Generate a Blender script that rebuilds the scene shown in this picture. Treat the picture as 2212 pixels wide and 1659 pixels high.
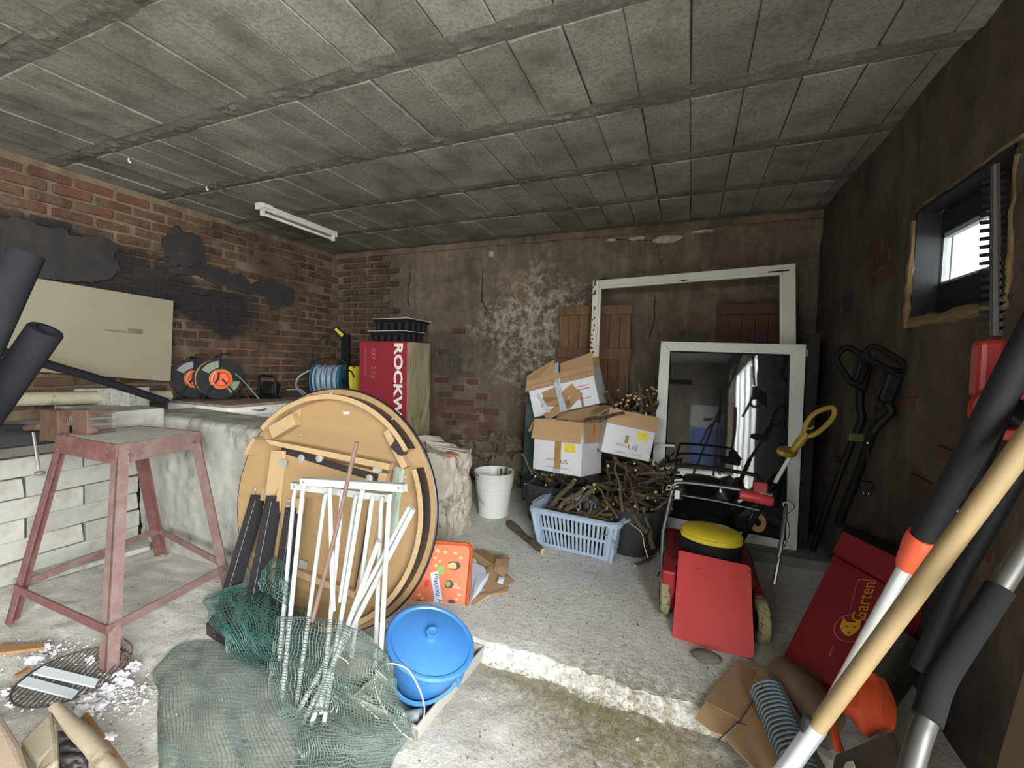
import bpy, bmesh, math, random
from math import sin, cos, pi, radians, sqrt, atan2
from mathutils import Vector, Matrix, noise
import numpy as np

for o in list(bpy.data.objects): bpy.data.objects.remove(o)
SC = bpy.context.scene
COL = SC.collection
R = random.Random(7)
V = Vector

# ---------------------------------------------------------------- camera
FPX, CX, CY = 926.5, 1106.0, 829.5
_y = V((384, 37.5, -FPX)).normalized()
_x = V((2246, -106.5, FPX)); _x = (_x - _x.dot(_y) * _y).normalized()
_z = _x.cross(_y)
HC = 1.3
CAM = V((0, 0, HC))
RM = Matrix((_x, _y, _z))
cd = bpy.data.cameras.new('camera'); cam = bpy.data.objects.new('camera', cd); COL.objects.link(cam)
cam.matrix_world = Matrix.Translation(CAM) @ RM.to_4x4()
cd.sensor_width = 36; cd.lens = 36 * FPX / 2212; cd.clip_start = .02
SC.camera = cam

# ---------------------------------------------------------------- world, light, exposure
w = bpy.data.worlds.new('world'); SC.world = w; w.use_nodes = True
bg = w.node_tree.nodes['Background']; bg.inputs[0].default_value = (.86, .95, 1, 1); bg.inputs[1].default_value = 1.6
def area(name, loc, rot, sx, sy, power, col=(1, 1, 1)):
    l = bpy.data.lights.new(name, 'AREA'); l.shape = 'RECTANGLE'; l.size = sx; l.size_y = sy; l.energy = power; l.color = col
    o = bpy.data.objects.new(name, l); COL.objects.link(o); o.location = loc; o.rotation_euler = rot
    return o
# daylight through the glazed side door behind the camera, plus an added rear fill lamp
area('daylight_side_door', (1.85, -2.0, 2.0), (0, radians(44), 0), 2.6, 4.6, 1350, (.95, .985, 1))
area('added_rear_fill', (-1.7, -5.0, 2.7), (radians(50), 0, radians(0)), 2.4, 1.3, 230, (.95, .985, 1))
SC.view_settings.view_transform = 'Standard'; SC.view_settings.look = 'None'
SC.view_settings.gamma = 1; SC.view_settings.use_curve_mapping = False
SC.view_settings.exposure = 0.85

# ---------------------------------------------------------------- helpers
def ray(u, v): return RM @ V((u - CX, CY - v, -FPX))
def at(u, v, x=None, y=None, z=None):
    r = ray(u, v)
    t = x / r.x if x is not None else (y / r.y if y is not None else (z - HC) / r.z)
    return CAM + r * t
def on(u, v, M, off=0.0):
    """point of the plane local z = off of frame M seen at u, v"""
    n = M.to_3x3().col[2]; p0 = M @ V((0, 0, off)); r = ray(u, v)
    return CAM + r * ((p0 - CAM).dot(n) / r.dot(n))
def frame(o, px, pup):
    """frame with origin o, x towards px, y towards pup, z = x cross y"""
    x = (px - o).normalized(); z = x.cross(pup - o).normalized(); y = z.cross(x)
    M = Matrix((x, y, z)).transposed().to_4x4(); M.translation = o
    return M
def rz(a): return Matrix.Rotation(a, 4, 'Z')
def T(*p): return Matrix.Translation(V(p) if len(p) == 3 else p[0])
def L(c):
    def f(a): a /= 255; return a / 12.92 if a <= .04045 else ((a + .055) / 1.055) ** 2.4
    return (f(c[0]), f(c[1]), f(c[2]), 1)
def interp(a, b, t): return a + (b - a) * t
def catmull(P, n):
    P = [V(p) for p in P]; Q = [P[0] * 2 - P[1]] + P + [P[-1] * 2 - P[-2]]; out = []
    for i in range(1, len(Q) - 2):
        a, b, c, d = Q[i - 1:i + 3]
        for k in range(n):
            t = k / n
            out.append(.5 * ((2 * b) + (c - a) * t + (2 * a - 5 * b + 4 * c - d) * t * t + (3 * b - a - 3 * c + d) * t ** 3))
    out.append(P[-1]); return out

class MB:
    def __init__(s, M=None): s.v = []; s.f = []; s.M = M or Matrix.Identity(4)
    def add(s, vs, fs, M=None):
        m = s.M @ M if M is not None else s.M; b = len(s.v)
        s.v += [m @ V(p) for p in vs]; s.f += [tuple(b + i for i in f) for f in fs]; return s
    def box(s, lo, hi, M=None):
        (a, b, c), (d, e, f) = lo, hi
        return s.add([(a, b, c), (d, b, c), (d, e, c), (a, e, c), (a, b, f), (d, b, f), (d, e, f), (a, e, f)],
                     [(0, 3, 2, 1), (4, 5, 6, 7), (0, 1, 5, 4), (1, 2, 6, 5), (2, 3, 7, 6), (3, 0, 4, 7)], M)
    def hexa(s, q, q2):
        """q, q2: two opposite quads of world points"""
        return s.add(list(q) + list(q2), [(3, 2, 1, 0), (4, 5, 6, 7), (0, 1, 5, 4), (1, 2, 6, 5), (2, 3, 7, 6), (3, 0, 4, 7)])
    def slab(s, q, th, n=None):
        q = [V(p) for p in q]
        if n is None:
            n = (q[1] - q[0]).cross(q[2] - q[1]).normalized()
            if n.dot(CAM - q[0]) > 0: n = -n
        return s.hexa(q, [p + n * th for p in q])
    def prism(s, poly, h, M=None, z0=0):
        n = len(poly)
        return s.add([(p[0], p[1], z0) for p in poly] + [(p[0], p[1], z0 + h) for p in poly],
                     [tuple(range(n))[::-1], tuple(range(n, 2 * n))] + [(i, (i + 1) % n, n + (i + 1) % n, n + i) for i in range(n)], M)
    def tube(s, P, r, n=8, cap=True, flat=None):
        P = [V(p) for p in P]
        if not hasattr(r, '__len__'): r = [r] * len(P)
        vs = []; fs = []; up = None
        for i, p in enumerate(P):
            d = (P[min(i + 1, len(P) - 1)] - P[max(i - 1, 0)])
            if d.length < 1e-9: d = V((0, 0, 1))
            d.normalize()
            if up is None: up = V((0, 0, 1)) if abs(d.z) < .9 else V((1, 0, 0))
            a = d.cross(up)
            if a.length < 1e-6: a = d.cross(V((0, 1, 0)))
            a.normalize(); b = a.cross(d); up = b
            for k in range(n):
                t = 2 * pi * (k + .5) / n
                vs.append(p + (a * cos(t) + b * sin(t) * (flat or 1)) * r[i])
        m = len(P)
        for i in range(m - 1):
            for k in range(n): fs.append((i * n + k, i * n + (k + 1) % n, (i + 1) * n + (k + 1) % n, (i + 1) * n + k))
        if cap: fs += [tuple(range(n))[::-1], tuple((m - 1) * n + k for k in range(n))]
        return s.add(vs, fs)
    def lathe(s, prof, n=32, M=None, sx=1, sy=1, cap=False, a0=0, a1=2 * pi):
        full = abs(a1 - a0 - 2 * pi) < 1e-6; m = n if full else n + 1; vs = []
        for r, z in prof:
            for k in range(m):
                t = a0 + (a1 - a0) * k / n; vs.append((r * cos(t) * sx, r * sin(t) * sy, z))
        fs = []
        for i in range(len(prof) - 1):
            for k in range(n): fs.append((i * m + k, i * m + (k + 1) % m, (i + 1) * m + (k + 1) % m, (i + 1) * m + k))
        if cap: fs += [tuple(range(m))[::-1], tuple((len(prof) - 1) * m + k for k in range(m))]
        return s.add(vs, fs, M)
    def torus(s, R_, r, n=32, k=8, M=None, sx=1, sy=1, a0=0, a1=2 * pi):
        pts = [(R_ * cos(a0 + (a1 - a0) * i / n) * sx, R_ * sin(a0 + (a1 - a0) * i / n) * sy, 0) for i in range(n + 1)]
        if M is not None: pts = [M @ V(p) for p in pts]
        return s.tube(pts, r, k, cap=abs(a1 - a0 - 2 * pi) > 1e-6)
    def grid(s, fn, nu, nv):
        vs = [fn(i / nu, j / nv) for j in range(nv + 1) for i in range(nu + 1)]; w = nu + 1
        return s.add(vs, [(j * w + i, j * w + i + 1, (j + 1) * w + i + 1, (j + 1) * w + i) for j in range(nv) for i in range(nu)])
    def disc(s, r, n=24, M=None, z=0, sx=1, sy=1):
        return s.add([(r * cos(2 * pi * k / n) * sx, r * sin(2 * pi * k / n) * sy, z) for k in range(n)], [tuple(range(n))], M)
WM = {}
def mesh_of(name, mb, Mi=None):
    me = bpy.data.meshes.new(name)
    me.from_pydata([(Mi @ p) if Mi is not None else p for p in mb.v], [], mb.f); me.validate()
    bm = bmesh.new(); bm.from_mesh(me); bmesh.ops.recalc_face_normals(bm, faces=bm.faces); bm.to_mesh(me); bm.free()
    return me
def tag(o, label=None, cat=None, group=None, kind=None):
    if label: o['label'] = label
    if cat: o['category'] = cat
    if group: o['group'] = group
    if kind: o['kind'] = kind
    return o
def part(name, mb, mat, parent=None, smooth=False, bevel=0, label=None, kind=None, seg=2, solid=0):
    """links the builder's world-space geometry as one mesh object under parent"""
    o = bpy.data.objects.new(name, mesh_of(name, mb, WM[parent].inverted() if parent else None)); COL.objects.link(o)
    if mat: o.data.materials.append(mat)
    if parent: o.parent = parent; WM[o] = WM[parent]
    else: WM[o] = Matrix.Identity(4)
    if smooth:
        o.data.polygons.foreach_set('use_smooth', [True] * len(o.data.polygons))
        try: o.data.set_sharp_from_angle(angle=radians(40))
        except Exception: pass
    if solid:
        m = o.modifiers.new('t', 'SOLIDIFY'); m.thickness = solid; m.offset = 0
    if bevel:
        m = o.modifiers.new('b', 'BEVEL'); m.width = bevel; m.segments = seg; m.limit_method = 'ANGLE'; m.angle_limit = radians(35)
    return tag(o, label, kind=kind)
def thing(name, label, cat, M=None, group=None):
    o = bpy.data.objects.new(name, None); COL.objects.link(o); o.empty_display_size = .05
    if M is None: M = Matrix.Identity(4)
    elif not isinstance(M, Matrix): M = T(M)
    o.matrix_world = M; WM[o] = M.copy()
    return tag(o, label, cat, group)
def solo(name, label, cat, mb, mat, group=None, base=None, **k):
    """a thing that is one mesh; its origin is moved to its base"""
    o = part(name, mb, mat, None, **k)
    zs = min(p.z for p in mb.v); c = sum((p for p in mb.v), V()) / len(mb.v); b = base or V((c.x, c.y, zs))
    o.data.transform(T(-b)); o.location = b; WM[o] = T(b)
    return tag(o, label, cat, group)
def copy_tree(o, parent=None, M=None):
    c = o.copy(); COL.objects.link(c); c.parent = parent
    if M is not None: c.matrix_world = M; WM[c] = M.copy()
    elif parent: WM[c] = WM[parent]
    for ch in list(o.children): copy_tree(ch, c)
    return c
def text(name, s, mat, M, w, h, parent, th=.0008, label=None, bold=0):
    """flat print: the string fitted to a w x h box with its lower left corner at frame M"""
    cu = bpy.data.curves.new(name, 'FONT'); cu.body = s; cu.extrude = 0; cu.offset = bold; cu.resolution_u = 3
    ob = bpy.data.objects.new(name, cu); COL.objects.link(ob)
    me = bpy.data.meshes.new_from_object(ob.evaluated_get(bpy.context.evaluated_depsgraph_get()))
    bpy.data.objects.remove(ob)
    vs = [v.co.copy() for v in me.vertices]; fs = [tuple(p.vertices) for p in me.polygons]; bpy.data.meshes.remove(me)
    x0 = min(v.x for v in vs); x1 = max(v.x for v in vs); y0 = min(v.y for v in vs); y1 = max(v.y for v in vs)
    mb = MB(M).add([((v.x - x0) / (x1 - x0) * w, (v.y - y0) / (y1 - y0) * h, th) for v in vs], fs)
    o = bpy.data.objects.new(name, None)
    me = bpy.data.meshes.new(name); Mi = WM[parent].inverted(); me.from_pydata([Mi @ p for p in mb.v], [], mb.f)
    o = bpy.data.objects.new(name, me); COL.objects.link(o); me.materials.append(mat); o.parent = parent; WM[o] = WM[parent]
    return tag(o, label)

# ---------------------------------------------------------------- materials
MATS = {}
def nodes(name):
    m = bpy.data.materials.new(name); m.use_nodes = True; nt = m.node_tree
    return m, nt, nt.nodes, nt.links, nt.nodes['Principled BSDF']
def nz(nt, vec, scale, detail=6, rough=.6, dist=0):
    n = nt.nodes.new('ShaderNodeTexNoise'); n.inputs['Scale'].default_value = scale; n.inputs['Detail'].default_value = detail
    n.inputs['Roughness'].default_value = rough; n.inputs['Distortion'].default_value = dist; nt.links.new(vec, n.inputs['Vector']); return n.outputs[0]
def ramp(nt, fac, a, b, ca=(0, 0, 0, 1), cb=(1, 1, 1, 1)):
    n = nt.nodes.new('ShaderNodeValToRGB'); n.color_ramp.elements[0].position = a; n.color_ramp.elements[1].position = b
    n.color_ramp.elements[0].color = ca; n.color_ramp.elements[1].color = cb; nt.links.new(fac, n.inputs[0]); return n.outputs[0]
def mix(nt, fac, a, b, mode='MIX'):
    n = nt.nodes.new('ShaderNodeMix'); n.data_type = 'RGBA'; n.blend_type = mode
    for s, val in ((n.inputs[0], fac), (n.inputs[6], a), (n.inputs[7], b)):
        if isinstance(val, bpy.types.NodeSocket): nt.links.new(val, s)
        else: s.default_value = val
    return n.outputs[2]
def math_(nt, op, a, b=0):
    n = nt.nodes.new('ShaderNodeMath'); n.operation = op
    for s, val in ((n.inputs[0], a), (n.inputs[1], b)):
        if isinstance(val, bpy.types.NodeSocket): nt.links.new(val, s)
        else: s.default_value = val
    return n.outputs[0]
def pos(nt, scale=(1, 1, 1), obj=False):
    if obj: g = nt.nodes.new('ShaderNodeTexCoord').outputs['Object']
    else: g = nt.nodes.new('ShaderNodeNewGeometry').outputs['Position']
    m = nt.nodes.new('ShaderNodeMapping'); m.inputs['Scale'].default_value = scale; nt.links.new(g, m.inputs[0]); return m.outputs[0]
def bump(nt, h, strength, dist=.01, normal=None):
    b = nt.nodes.new('ShaderNodeBump'); b.inputs['Strength'].default_value = strength; b.inputs['Distance'].default_value = dist
    nt.links.new(h, b.inputs['Height'])
    if normal: nt.links.new(normal, b.inputs['Normal'])
    return b.outputs[0]
def mat(name, c, rough=.6, metal=0, var=.15, scale=8, c2=None, dirt=0, dscale=5, bmp=0, bscale=60, stretch=(1, 1, 1), rnd=0, spec=None, alpha=1, trans=0):
    """plain procedural material: base colour varied by noise, optional second colour in patches, grain bump, per-object variation"""
    if name in MATS: return MATS[name]
    m, nt, N, LK, B = nodes(name); P = pos(nt, stretch, obj=True)
    c = L(c); n1 = nz(nt, P, scale)
    col = mix(nt, ramp(nt, n1, .3, .7), tuple(x * (1 - var) for x in c[:3]) + (1,), tuple(min(1, x * (1 + var)) for x in c[:3]) + (1,))
    if c2: col = mix(nt, math_(nt, 'MULTIPLY', ramp(nt, nz(nt, P, dscale, 8, .7), .62 - dirt * .3, .70 - dirt * .2), 1), col, L(c2))
    if rnd:
        oi = N.new('ShaderNodeObjectInfo'); v = math_(nt, 'MULTIPLY_ADD', oi.outputs['Random'], rnd * 2); v.node.inputs[2].default_value = 1 - rnd
        cb = N.new('ShaderNodeCombineColor'); [LK.new(v, cb.inputs[i]) for i in range(3)]
        col = mix(nt, 1.0, col, cb.outputs[0], 'MULTIPLY')
    LK.new(col, B.inputs['Base Color']); B.inputs['Roughness'].default_value = rough; B.inputs['Metallic'].default_value = metal
    if spec is not None: B.inputs['Specular IOR Level'].default_value = spec
    if bmp: LK.new(bump(nt, nz(nt, P, bscale, 4), bmp, .004), B.inputs['Normal'])
    if trans: B.inputs['Transmission Weight'].default_value = trans
    if alpha < 1: B.inputs['Alpha'].default_value = alpha
    MATS[name] = m; return m
# ================================================================ THE SETTING
XL, XR, YB, YF, ZC, ZL = -4.05, .91, 4.09, -4.6, 2.55, -.08
# soot on the left wall: one stain shared by bricks, mortar and plaster, with a shape of its own
def soot(nt, P):
    sep = nt.nodes.new('ShaderNodeSeparateXYZ'); nt.links.new(P, sep.inputs[0]); y, z = sep.outputs[1], sep.outputs[2]
    n = nz(nt, P, 2.2, 6, .7)
    # band centre falls with y: z ~ 2.12 - .16*(y-1), half height .22, fades out at y > 3.1
    c = math_(nt, 'MULTIPLY_ADD', y, -.20); c.node.inputs[2].default_value = 2.25
    d = math_(nt, 'ABSOLUTE', math_(nt, 'SUBTRACT', z, c))
    d = math_(nt, 'ADD', d, math_(nt, 'MULTIPLY', math_(nt, 'SUBTRACT', n, .5), .7))
    e = ramp(nt, d, .16, .27, (1, 1, 1, 1), (0, 0, 0, 1))
    f = ramp(nt, math_(nt, 'ADD', y, math_(nt, 'MULTIPLY', n, .5)), 3.05 / 4, 3.35 / 4, (1, 1, 1, 1), (0, 0, 0, 1))
    f.node.inputs[0].links and nt.links.new(math_(nt, 'MULTIPLY', math_(nt, 'ADD', y, math_(nt, 'MULTIPLY', n, .5)), .25), f.node.inputs[0])
    return math_(nt, 'MULTIPLY', e, f)
def wall_mat(name, cols, sootamt=0, rnd=0, bmp=.6, efflor=0, low=None, smear=0):
    m, nt, N, LK, B = nodes(name); P = pos(nt)
    n1 = nz(nt, P, 1.7, 8, .65, .4); n2 = nz(nt, P, 9, 8, .7); n3 = nz(nt, pos(nt, (3, 3, .35)), 3, 6, .6)
    col = mix(nt, ramp(nt, n1, .38, .62), L(cols[0]), L(cols[1]))
    col = mix(nt, math_(nt, 'MULTIPLY', ramp(nt, n3, .5, .66), .55), col, L(cols[2]))
    col = mix(nt, math_(nt, 'MULTIPLY', ramp(nt, n2, .35, .75), .5), col, L(cols[3]))
    if efflor:
        se = nt.nodes.new('ShaderNodeSeparateXYZ'); nt.links.new(P, se.inputs[0])
        ex = math_(nt, 'ABSOLUTE', math_(nt, 'ADD', se.outputs[0], 1.45)); ez = math_(nt, 'ABSOLUTE', math_(nt, 'SUBTRACT', se.outputs[2], 1.6))
        dd = math_(nt, 'ADD', math_(nt, 'ADD', ex, ez), math_(nt, 'MULTIPLY', math_(nt, 'SUBTRACT', nz(nt, P, 1.6, 4), .5), 1.4))
        mk = math_(nt, 'MULTIPLY', ramp(nt, dd, .45, .95, (1, 1, 1, 1), (.12, .12, .12, 1)), ramp(nt, nz(nt, P, 14, 8, .75), .45, .66))
        col = mix(nt, math_(nt, 'MULTIPLY', mk, efflor), col, L((196, 186, 166)))
    if low:
        sep = N.new('ShaderNodeSeparateXYZ'); LK.new(P, sep.inputs[0])
        h = math_(nt, 'ADD', sep.outputs[2], math_(nt, 'MULTIPLY', math_(nt, 'SUBTRACT', n1, .5), 1.0))
        mk = math_(nt, 'MULTIPLY', ramp(nt, h, .75, 1.1, (1, 1, 1, 1), (0, 0, 0, 1)), ramp(nt, nz(nt, P, 4, 5, .6), .42, .58))
        col = mix(nt, math_(nt, 'MULTIPLY', mk, .8), col, L(low))
    if rnd:
        oi = N.new('ShaderNodeObjectInfo'); v = math_(nt, 'MULTIPLY_ADD', oi.outputs['Random'], rnd * 2); v.node.inputs[2].default_value = 1 - rnd
        cb = N.new('ShaderNodeCombineColor'); [LK.new(v, cb.inputs[i]) for i in range(3)]
        col = mix(nt, 1.0, col, cb.outputs[0], 'MULTIPLY')
    if smear: col = mix(nt, math_(nt, 'MULTIPLY', ramp(nt, nz(nt, P, 7, 8, .75, .5), .46, .56), smear), col, mix(nt, ramp(nt, nz(nt, P, 30, 4, .7), .35, .7), L((104, 92, 76)), L((76, 66, 54))))
    if sootamt: col = mix(nt, math_(nt, 'MULTIPLY', soot(nt, P), sootamt), col, L((38, 37, 36)))
    LK.new(col, B.inputs['Base Color']); B.inputs['Roughness'].default_value = .92; B.inputs['Specular IOR Level'].default_value = .2
    LK.new(bump(nt, mix(nt, .5, nz(nt, P, 25, 8, .7), n2), bmp, .02), B.inputs['Normal'])
    MATS[name] = m; return m
m_plaster = wall_mat('stained_plaster', ((112, 98, 82), (78, 71, 64), (130, 118, 100), (62, 53, 44)), efflor=.75, low=(98, 64, 52))
m_plaster_r = wall_mat('dark_plaster', ((98, 88, 76), (66, 58, 50), (108, 96, 84), (50, 42, 36)), efflor=.2, bmp=1.0)
m_mortar = wall_mat('old_mortar', ((124, 106, 84), (84, 70, 56), (132, 116, 94), (58, 48, 40)), sootamt=.93)
m_brick = wall_mat('old_brick', ((88, 60, 46), (70, 54, 44), (98, 80, 64), (54, 44, 37)), sootamt=.93, rnd=.3, smear=.6, bmp=1)
m_brick2 = wall_mat('red_brick', ((104, 62, 48), (88, 58, 46), (104, 80, 66), (70, 54, 45)), sootamt=.9, rnd=.25, smear=.55, bmp=1)
m_soot = wall_mat('sooty_plaster', ((48, 46, 44), (60, 56, 52), (40, 40, 40), (34, 33, 33)))
m_stone = mat('rubble_stone', (112, 102, 80), .95, var=.3, scale=4, c2=(86, 78, 60), bmp=.9, bscale=25, rnd=.2)

def rough_wall(name, fn, nu, nv, m, **k): return part(name, MB().grid(fn, nu, nv), m, smooth=True, **k)
def nn(p, s=1.0): return noise.noise(V(p) * s)
def fb(p, s=1.0): return noise.fractal(V(p) * s, 1, 2, 5)

# back wall: thick slab whose front face undulates
def back(u, v):
    x = interp(XL - .1, XR + .1, u); z = interp(-.3, ZC + .1, v)
    return (x, YB + .02 * fb((x, 0, z), 1.3) + .006 * fb((x, 3, z), 9), z)
wall_back = rough_wall('wall_back', back, 130, 80, m_plaster, kind='structure')
wall_back_body = None
def left(u, v):
    y = interp(YF - .1, YB + .1, u); z = interp(-.3, ZC + .1, v)
    return (XL + .015 * fb((0, y, z), 1.3), y, z)
wall_left = rough_wall('wall_left', left, 110, 50, m_mortar, kind='structure')
front = part('wall_front', MB().box((XL - .2, YF - .12, -.3), (-.9, YF, 1.7)).box((-.9, YF - .12, -.3), (.12, YF, 2.12)).box((.88, YF - .12, -.3), (XR + .3, YF, 2.12)).box((XL - .2, YF - .12, 1.7), (-3.0, YF, ZC)).box((-.9, YF - .12, 2.0), (XR + .3, YF, ZC)).box((-3.0, YF - .12, 2.5), (-.9, YF, ZC)).box((.12, YF - .12, -.3), (.88, YF, .0)), m_plaster_r, kind='structure')  # the high opening is invented, cut in for the added rear fill lamp
# right wall, with the small window hole and the doorway behind the camera
wy0, wy1, wz0, wz1 = 1.86, 2.50, 1.53, 2.02
T_ = .55
def right_patch(y0, y1, z0, z1, nu, nv, mb):
    def fn(u, v):
        y = interp(y0, y1, u); z = interp(z0, z1, v)
        return (XR + .018 * fb((0, y, z), 1.7) + .008 * fb((4, y, z), 7), y, z)
    mb.grid(fn, nu, nv)
mb = MB(); dy0, dy1, dz1 = -4.0, .1, 2.25
ys = [YF - .1, dy0, dy1, wy0, wy1, YB + .1]; zs = [-.3, wz0, wz1, dz1, ZC + .1]
for i in range(5):
    for j in range(4):
        if i == 1 and j < 3: continue
        if i == 3 and j == 1: continue
        right_patch(ys[i], ys[i + 1], zs[j], zs[j + 1], max(2, int((ys[i + 1] - ys[i]) / .06)), max(2, int((zs[j + 1] - zs[j]) / .06)), mb)
wall_right = part('wall_right', mb, m_plaster_r, smooth=True, kind='structure')
part('plaster_reveal', MB().box((XR - .01, dy0 - .02, -.1), (XR + .28, dy0, dz1)).box((XR - .01, dy1, -.1), (XR + .28, dy1 + .02, dz1)).box((XR - .01, dy0, dz1), (XR + .28, dy1, dz1 + .02)), m_plaster_r, wall_right)
# crumbling patches of the right wall: bare bricks
m_brick_r = wall_mat('shaded_brick', ((92, 58, 48), (78, 52, 44), (88, 70, 60), (60, 48, 42)), rnd=.25)
def blockmesh(name, sx, sy, sz, seed, j=.003):
    """irregular brick: a box with a middle ring of jittered vertices"""
    r = random.Random(seed); vs = []
    for x in (-.5, 0, .5):
        for y, z in ((-.5, -.5), (.5, -.5), (.5, .5), (-.5, .5)):
            vs.append((x * sx + r.uniform(-j, j), y * sy + r.uniform(-j, j), z * sz + r.uniform(-j, j)))
    fs = [(3, 2, 1, 0), (8, 9, 10, 11)] + [(a * 4 + k, a * 4 + (k + 1) % 4, (a + 1) * 4 + (k + 1) % 4, (a + 1) * 4 + k) for a in (0, 1) for k in range(4)]
    me = bpy.data.meshes.new(name); me.from_pydata(vs, [], fs)
    bm = bmesh.new(); bm.from_mesh(me); bmesh.ops.bevel(bm, geom=[e for e in bm.edges if len(e.link_faces) == 2 and e.calc_face_angle(0) > .8], offset=.004, segments=1, affect='EDGES'); bmesh.ops.recalc_face_normals(bm, faces=bm.faces); bm.to_mesh(me); bm.free()
    return me
def place(name, me, parent, M):
    o = bpy.data.objects.new(name, me); COL.objects.link(o); o.parent = parent; o.matrix_local = WM[parent].inverted() @ M; WM[o] = M; return o
bricks = [blockmesh('brick', .205, .05, .058, s, .006) for s in range(5)]
for b in bricks: b.materials.append(m_brick)
bricksr = [blockmesh('brick', .205, .05, .058, s + 9, .004) for s in range(3)]
for b in bricksr: b.materials.append(m_brick2)
bricksd = [blockmesh('brick', .205, .05, .058, s + 19, .005) for s in range(3)]
for b in bricksd: b.materials.append(m_brick_r)
LW = rz(pi / 2)
row = 0; z = .93
while z < ZC - .02:
    y = 1.06 + (row % 2) * .11
    while y < YB - .1:
        sel = bricksr if (z > 2.2 and y < 2.2 and R.random() < .6) or (z < 1.45 and 2.3 < y < 3.2 and R.random() < .6) else bricks
        cut = R.random() < .06
        if not cut:
            place('brick', R.choice(sel), wall_left, T(XL + .015 * fb((0, y, z), 1.3) + R.uniform(-.020, -.002), y, z + R.uniform(-.003, .003)) @ LW @ rz(R.uniform(-.02, .02)) @ Matrix.Rotation(R.uniform(-.02, .02), 4, 'Y'))
        y += .235
    z += .077; row += 1
z = .93; row = 0
while z < ZC - .03:
    x = XL + .12 + (row % 2) * .1
    while x < -3.14 - .08 * (row % 3):
        place('brick', R.choice(bricks), wall_back, T(x, YB + .02 * fb((x, 0, z), 1.3) + R.uniform(-.004, .008), z) @ rz(R.uniform(-.03, .03)))
        x += .235
    z += .077; row += 1
# bare red bricks low on the back wall
for (u, v) in ((955, 815), (1012, 805), (1020, 830), (990, 835), (1040, 850), (962, 845), (975, 870), (1005, 868), (1032, 880), (965, 895), (995, 893), (1022, 905), (975, 915), (1010, 925), (1045, 912), (1050, 935), (985, 940), (1060, 890), (960, 765), (990, 720)):
    p = at(u, v, y=YB); place('brick', R.choice(bricksr), wall_back, T(p.x, YB + .02 * fb((p.x, 0, p.z), 1.3) + R.uniform(.014, .022), round(p.z / .077) * .077) @ Matrix.Diagonal((R.uniform(.5, 1), 1, 1, 1)))
for (u, v) in ((1905, 560), (1920, 590), (1885, 610), (1990, 1050), (1960, 870), (2130, 900), (2150, 1120), (2100, 1180), (2060, 990), (1890, 530)):
    p = at(u, v, x=XR); place('brick', R.choice(bricksd), wall_right, T(XR + R.uniform(.018, .024), p.y, p.z) @ LW)
# loose rubble stones at the foot of the back wall
def stone_mb(c, s, seed, sub=2, sq=.8, amp=.25):
    bm = bmesh.new(); bmesh.ops.create_icosphere(bm, subdivisions=sub, radius=1)
    mb = MB(); vs = []
    for v in bm.verts:
        p = v.co.copy(); p = V([math.copysign(abs(a) ** sq, a) for a in p]); p *= 1 + amp * noise.noise(p * 1.6 + V((seed * 3.1, 0, 0))) + (amp * .5 * noise.noise(p * 4.5 + V((0, seed * 2.3, 0))) if amp > .3 else 0)
        vs.append((c[0] + p.x * s[0], c[1] + p.y * s[1], c[2] + p.z * s[2]))
    fs = [tuple(v.index for v in f.verts) for f in bm.faces]; bm.free()
    return mb.add(vs, fs)
for i, (u, v, a, b) in enumerate(((1050, 965, .1, .08), (1000, 1000, .13, .1), (1040, 1010, .12, .09), (1085, 1000, .1, .1), (975, 975, .1, .08), (1110, 960, .09, .07), (1075, 945, .07, .06), (1010, 960, .08, .05), (985, 1035, .1, .07), (1040, 1050, .12, .08), (1100, 1035, .1, .08), (940, 1010, .1, .1), (1130, 1000, .09, .09))):
    p = at(u, v, y=YB - .02); part('stone', stone_mb((p.x, YB + .02, p.z), (a * 1.15, .09, b * 1.1), i, 3, .55, .6), m_stone, wall_back, smooth=True)
# plaster crust edge, cracks and the broken cornice patch
m_crack = mat('crack_shadow', (40, 34, 28), .95)
def crack(pts, w, parent, dep=.012, plane='y'):
    P = [at(u, v, **({'y': YB - .004} if plane == 'y' else {'x': XR - .004})) for u, v in pts]; Q = []
    for a, b in zip(P, P[1:]):
        for k in range(4): Q.append(a.lerp(b, k / 4) + V((R.uniform(-.008, .008), 0, R.uniform(-.008, .008))))
    part('crack', MB().tube(Q, [w * R.uniform(.4, 1) for _ in Q], 5), m_crack, parent)
crack(((1048, 545), (1043, 600), (1041, 650), (1052, 670), (1046, 690)), .008, wall_back)
crack(((1310, 515), (1415, 520), (1425, 560), (1432, 585)), .006, wall_back)
crack(((885, 552), (886, 600), (880, 640), (884, 665)), .008, wall_back)
crack(((1413, 640), (1412, 700), (1400, 740)), .005, wall_back)
crack(((1060, 930), (1075, 960), (1070, 1010)), .007, wall_back)
m_rend = mat('broken_render', (158, 146, 124), .95, var=.35, scale=20, bmp=.9, bscale=40)
for i, (u, v, a, b) in enumerate(((1440, 515, .13, .035), (1375, 514, .07, .02), (1320, 517, .05, .016), (1060, 548, .03, .04), (1520, 498, .09, .015))):
    p = at(u, v, y=YB - .02); part('render_patch', stone_mb((p.x, YB + .005, p.z), (a, .03, b), i + 20, 3), m_rend, wall_back, smooth=True)
# top band of the back wall just under the ceiling
part('render_band', MB().grid(lambda u, v: (interp(XL, XR, u), YB - .035 + .02 * fb((u * 20, 5, v), 1) - .0 * v, interp(2.49, 2.56, v)), 90, 4), m_mortar, wall_back, smooth=True)
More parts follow.
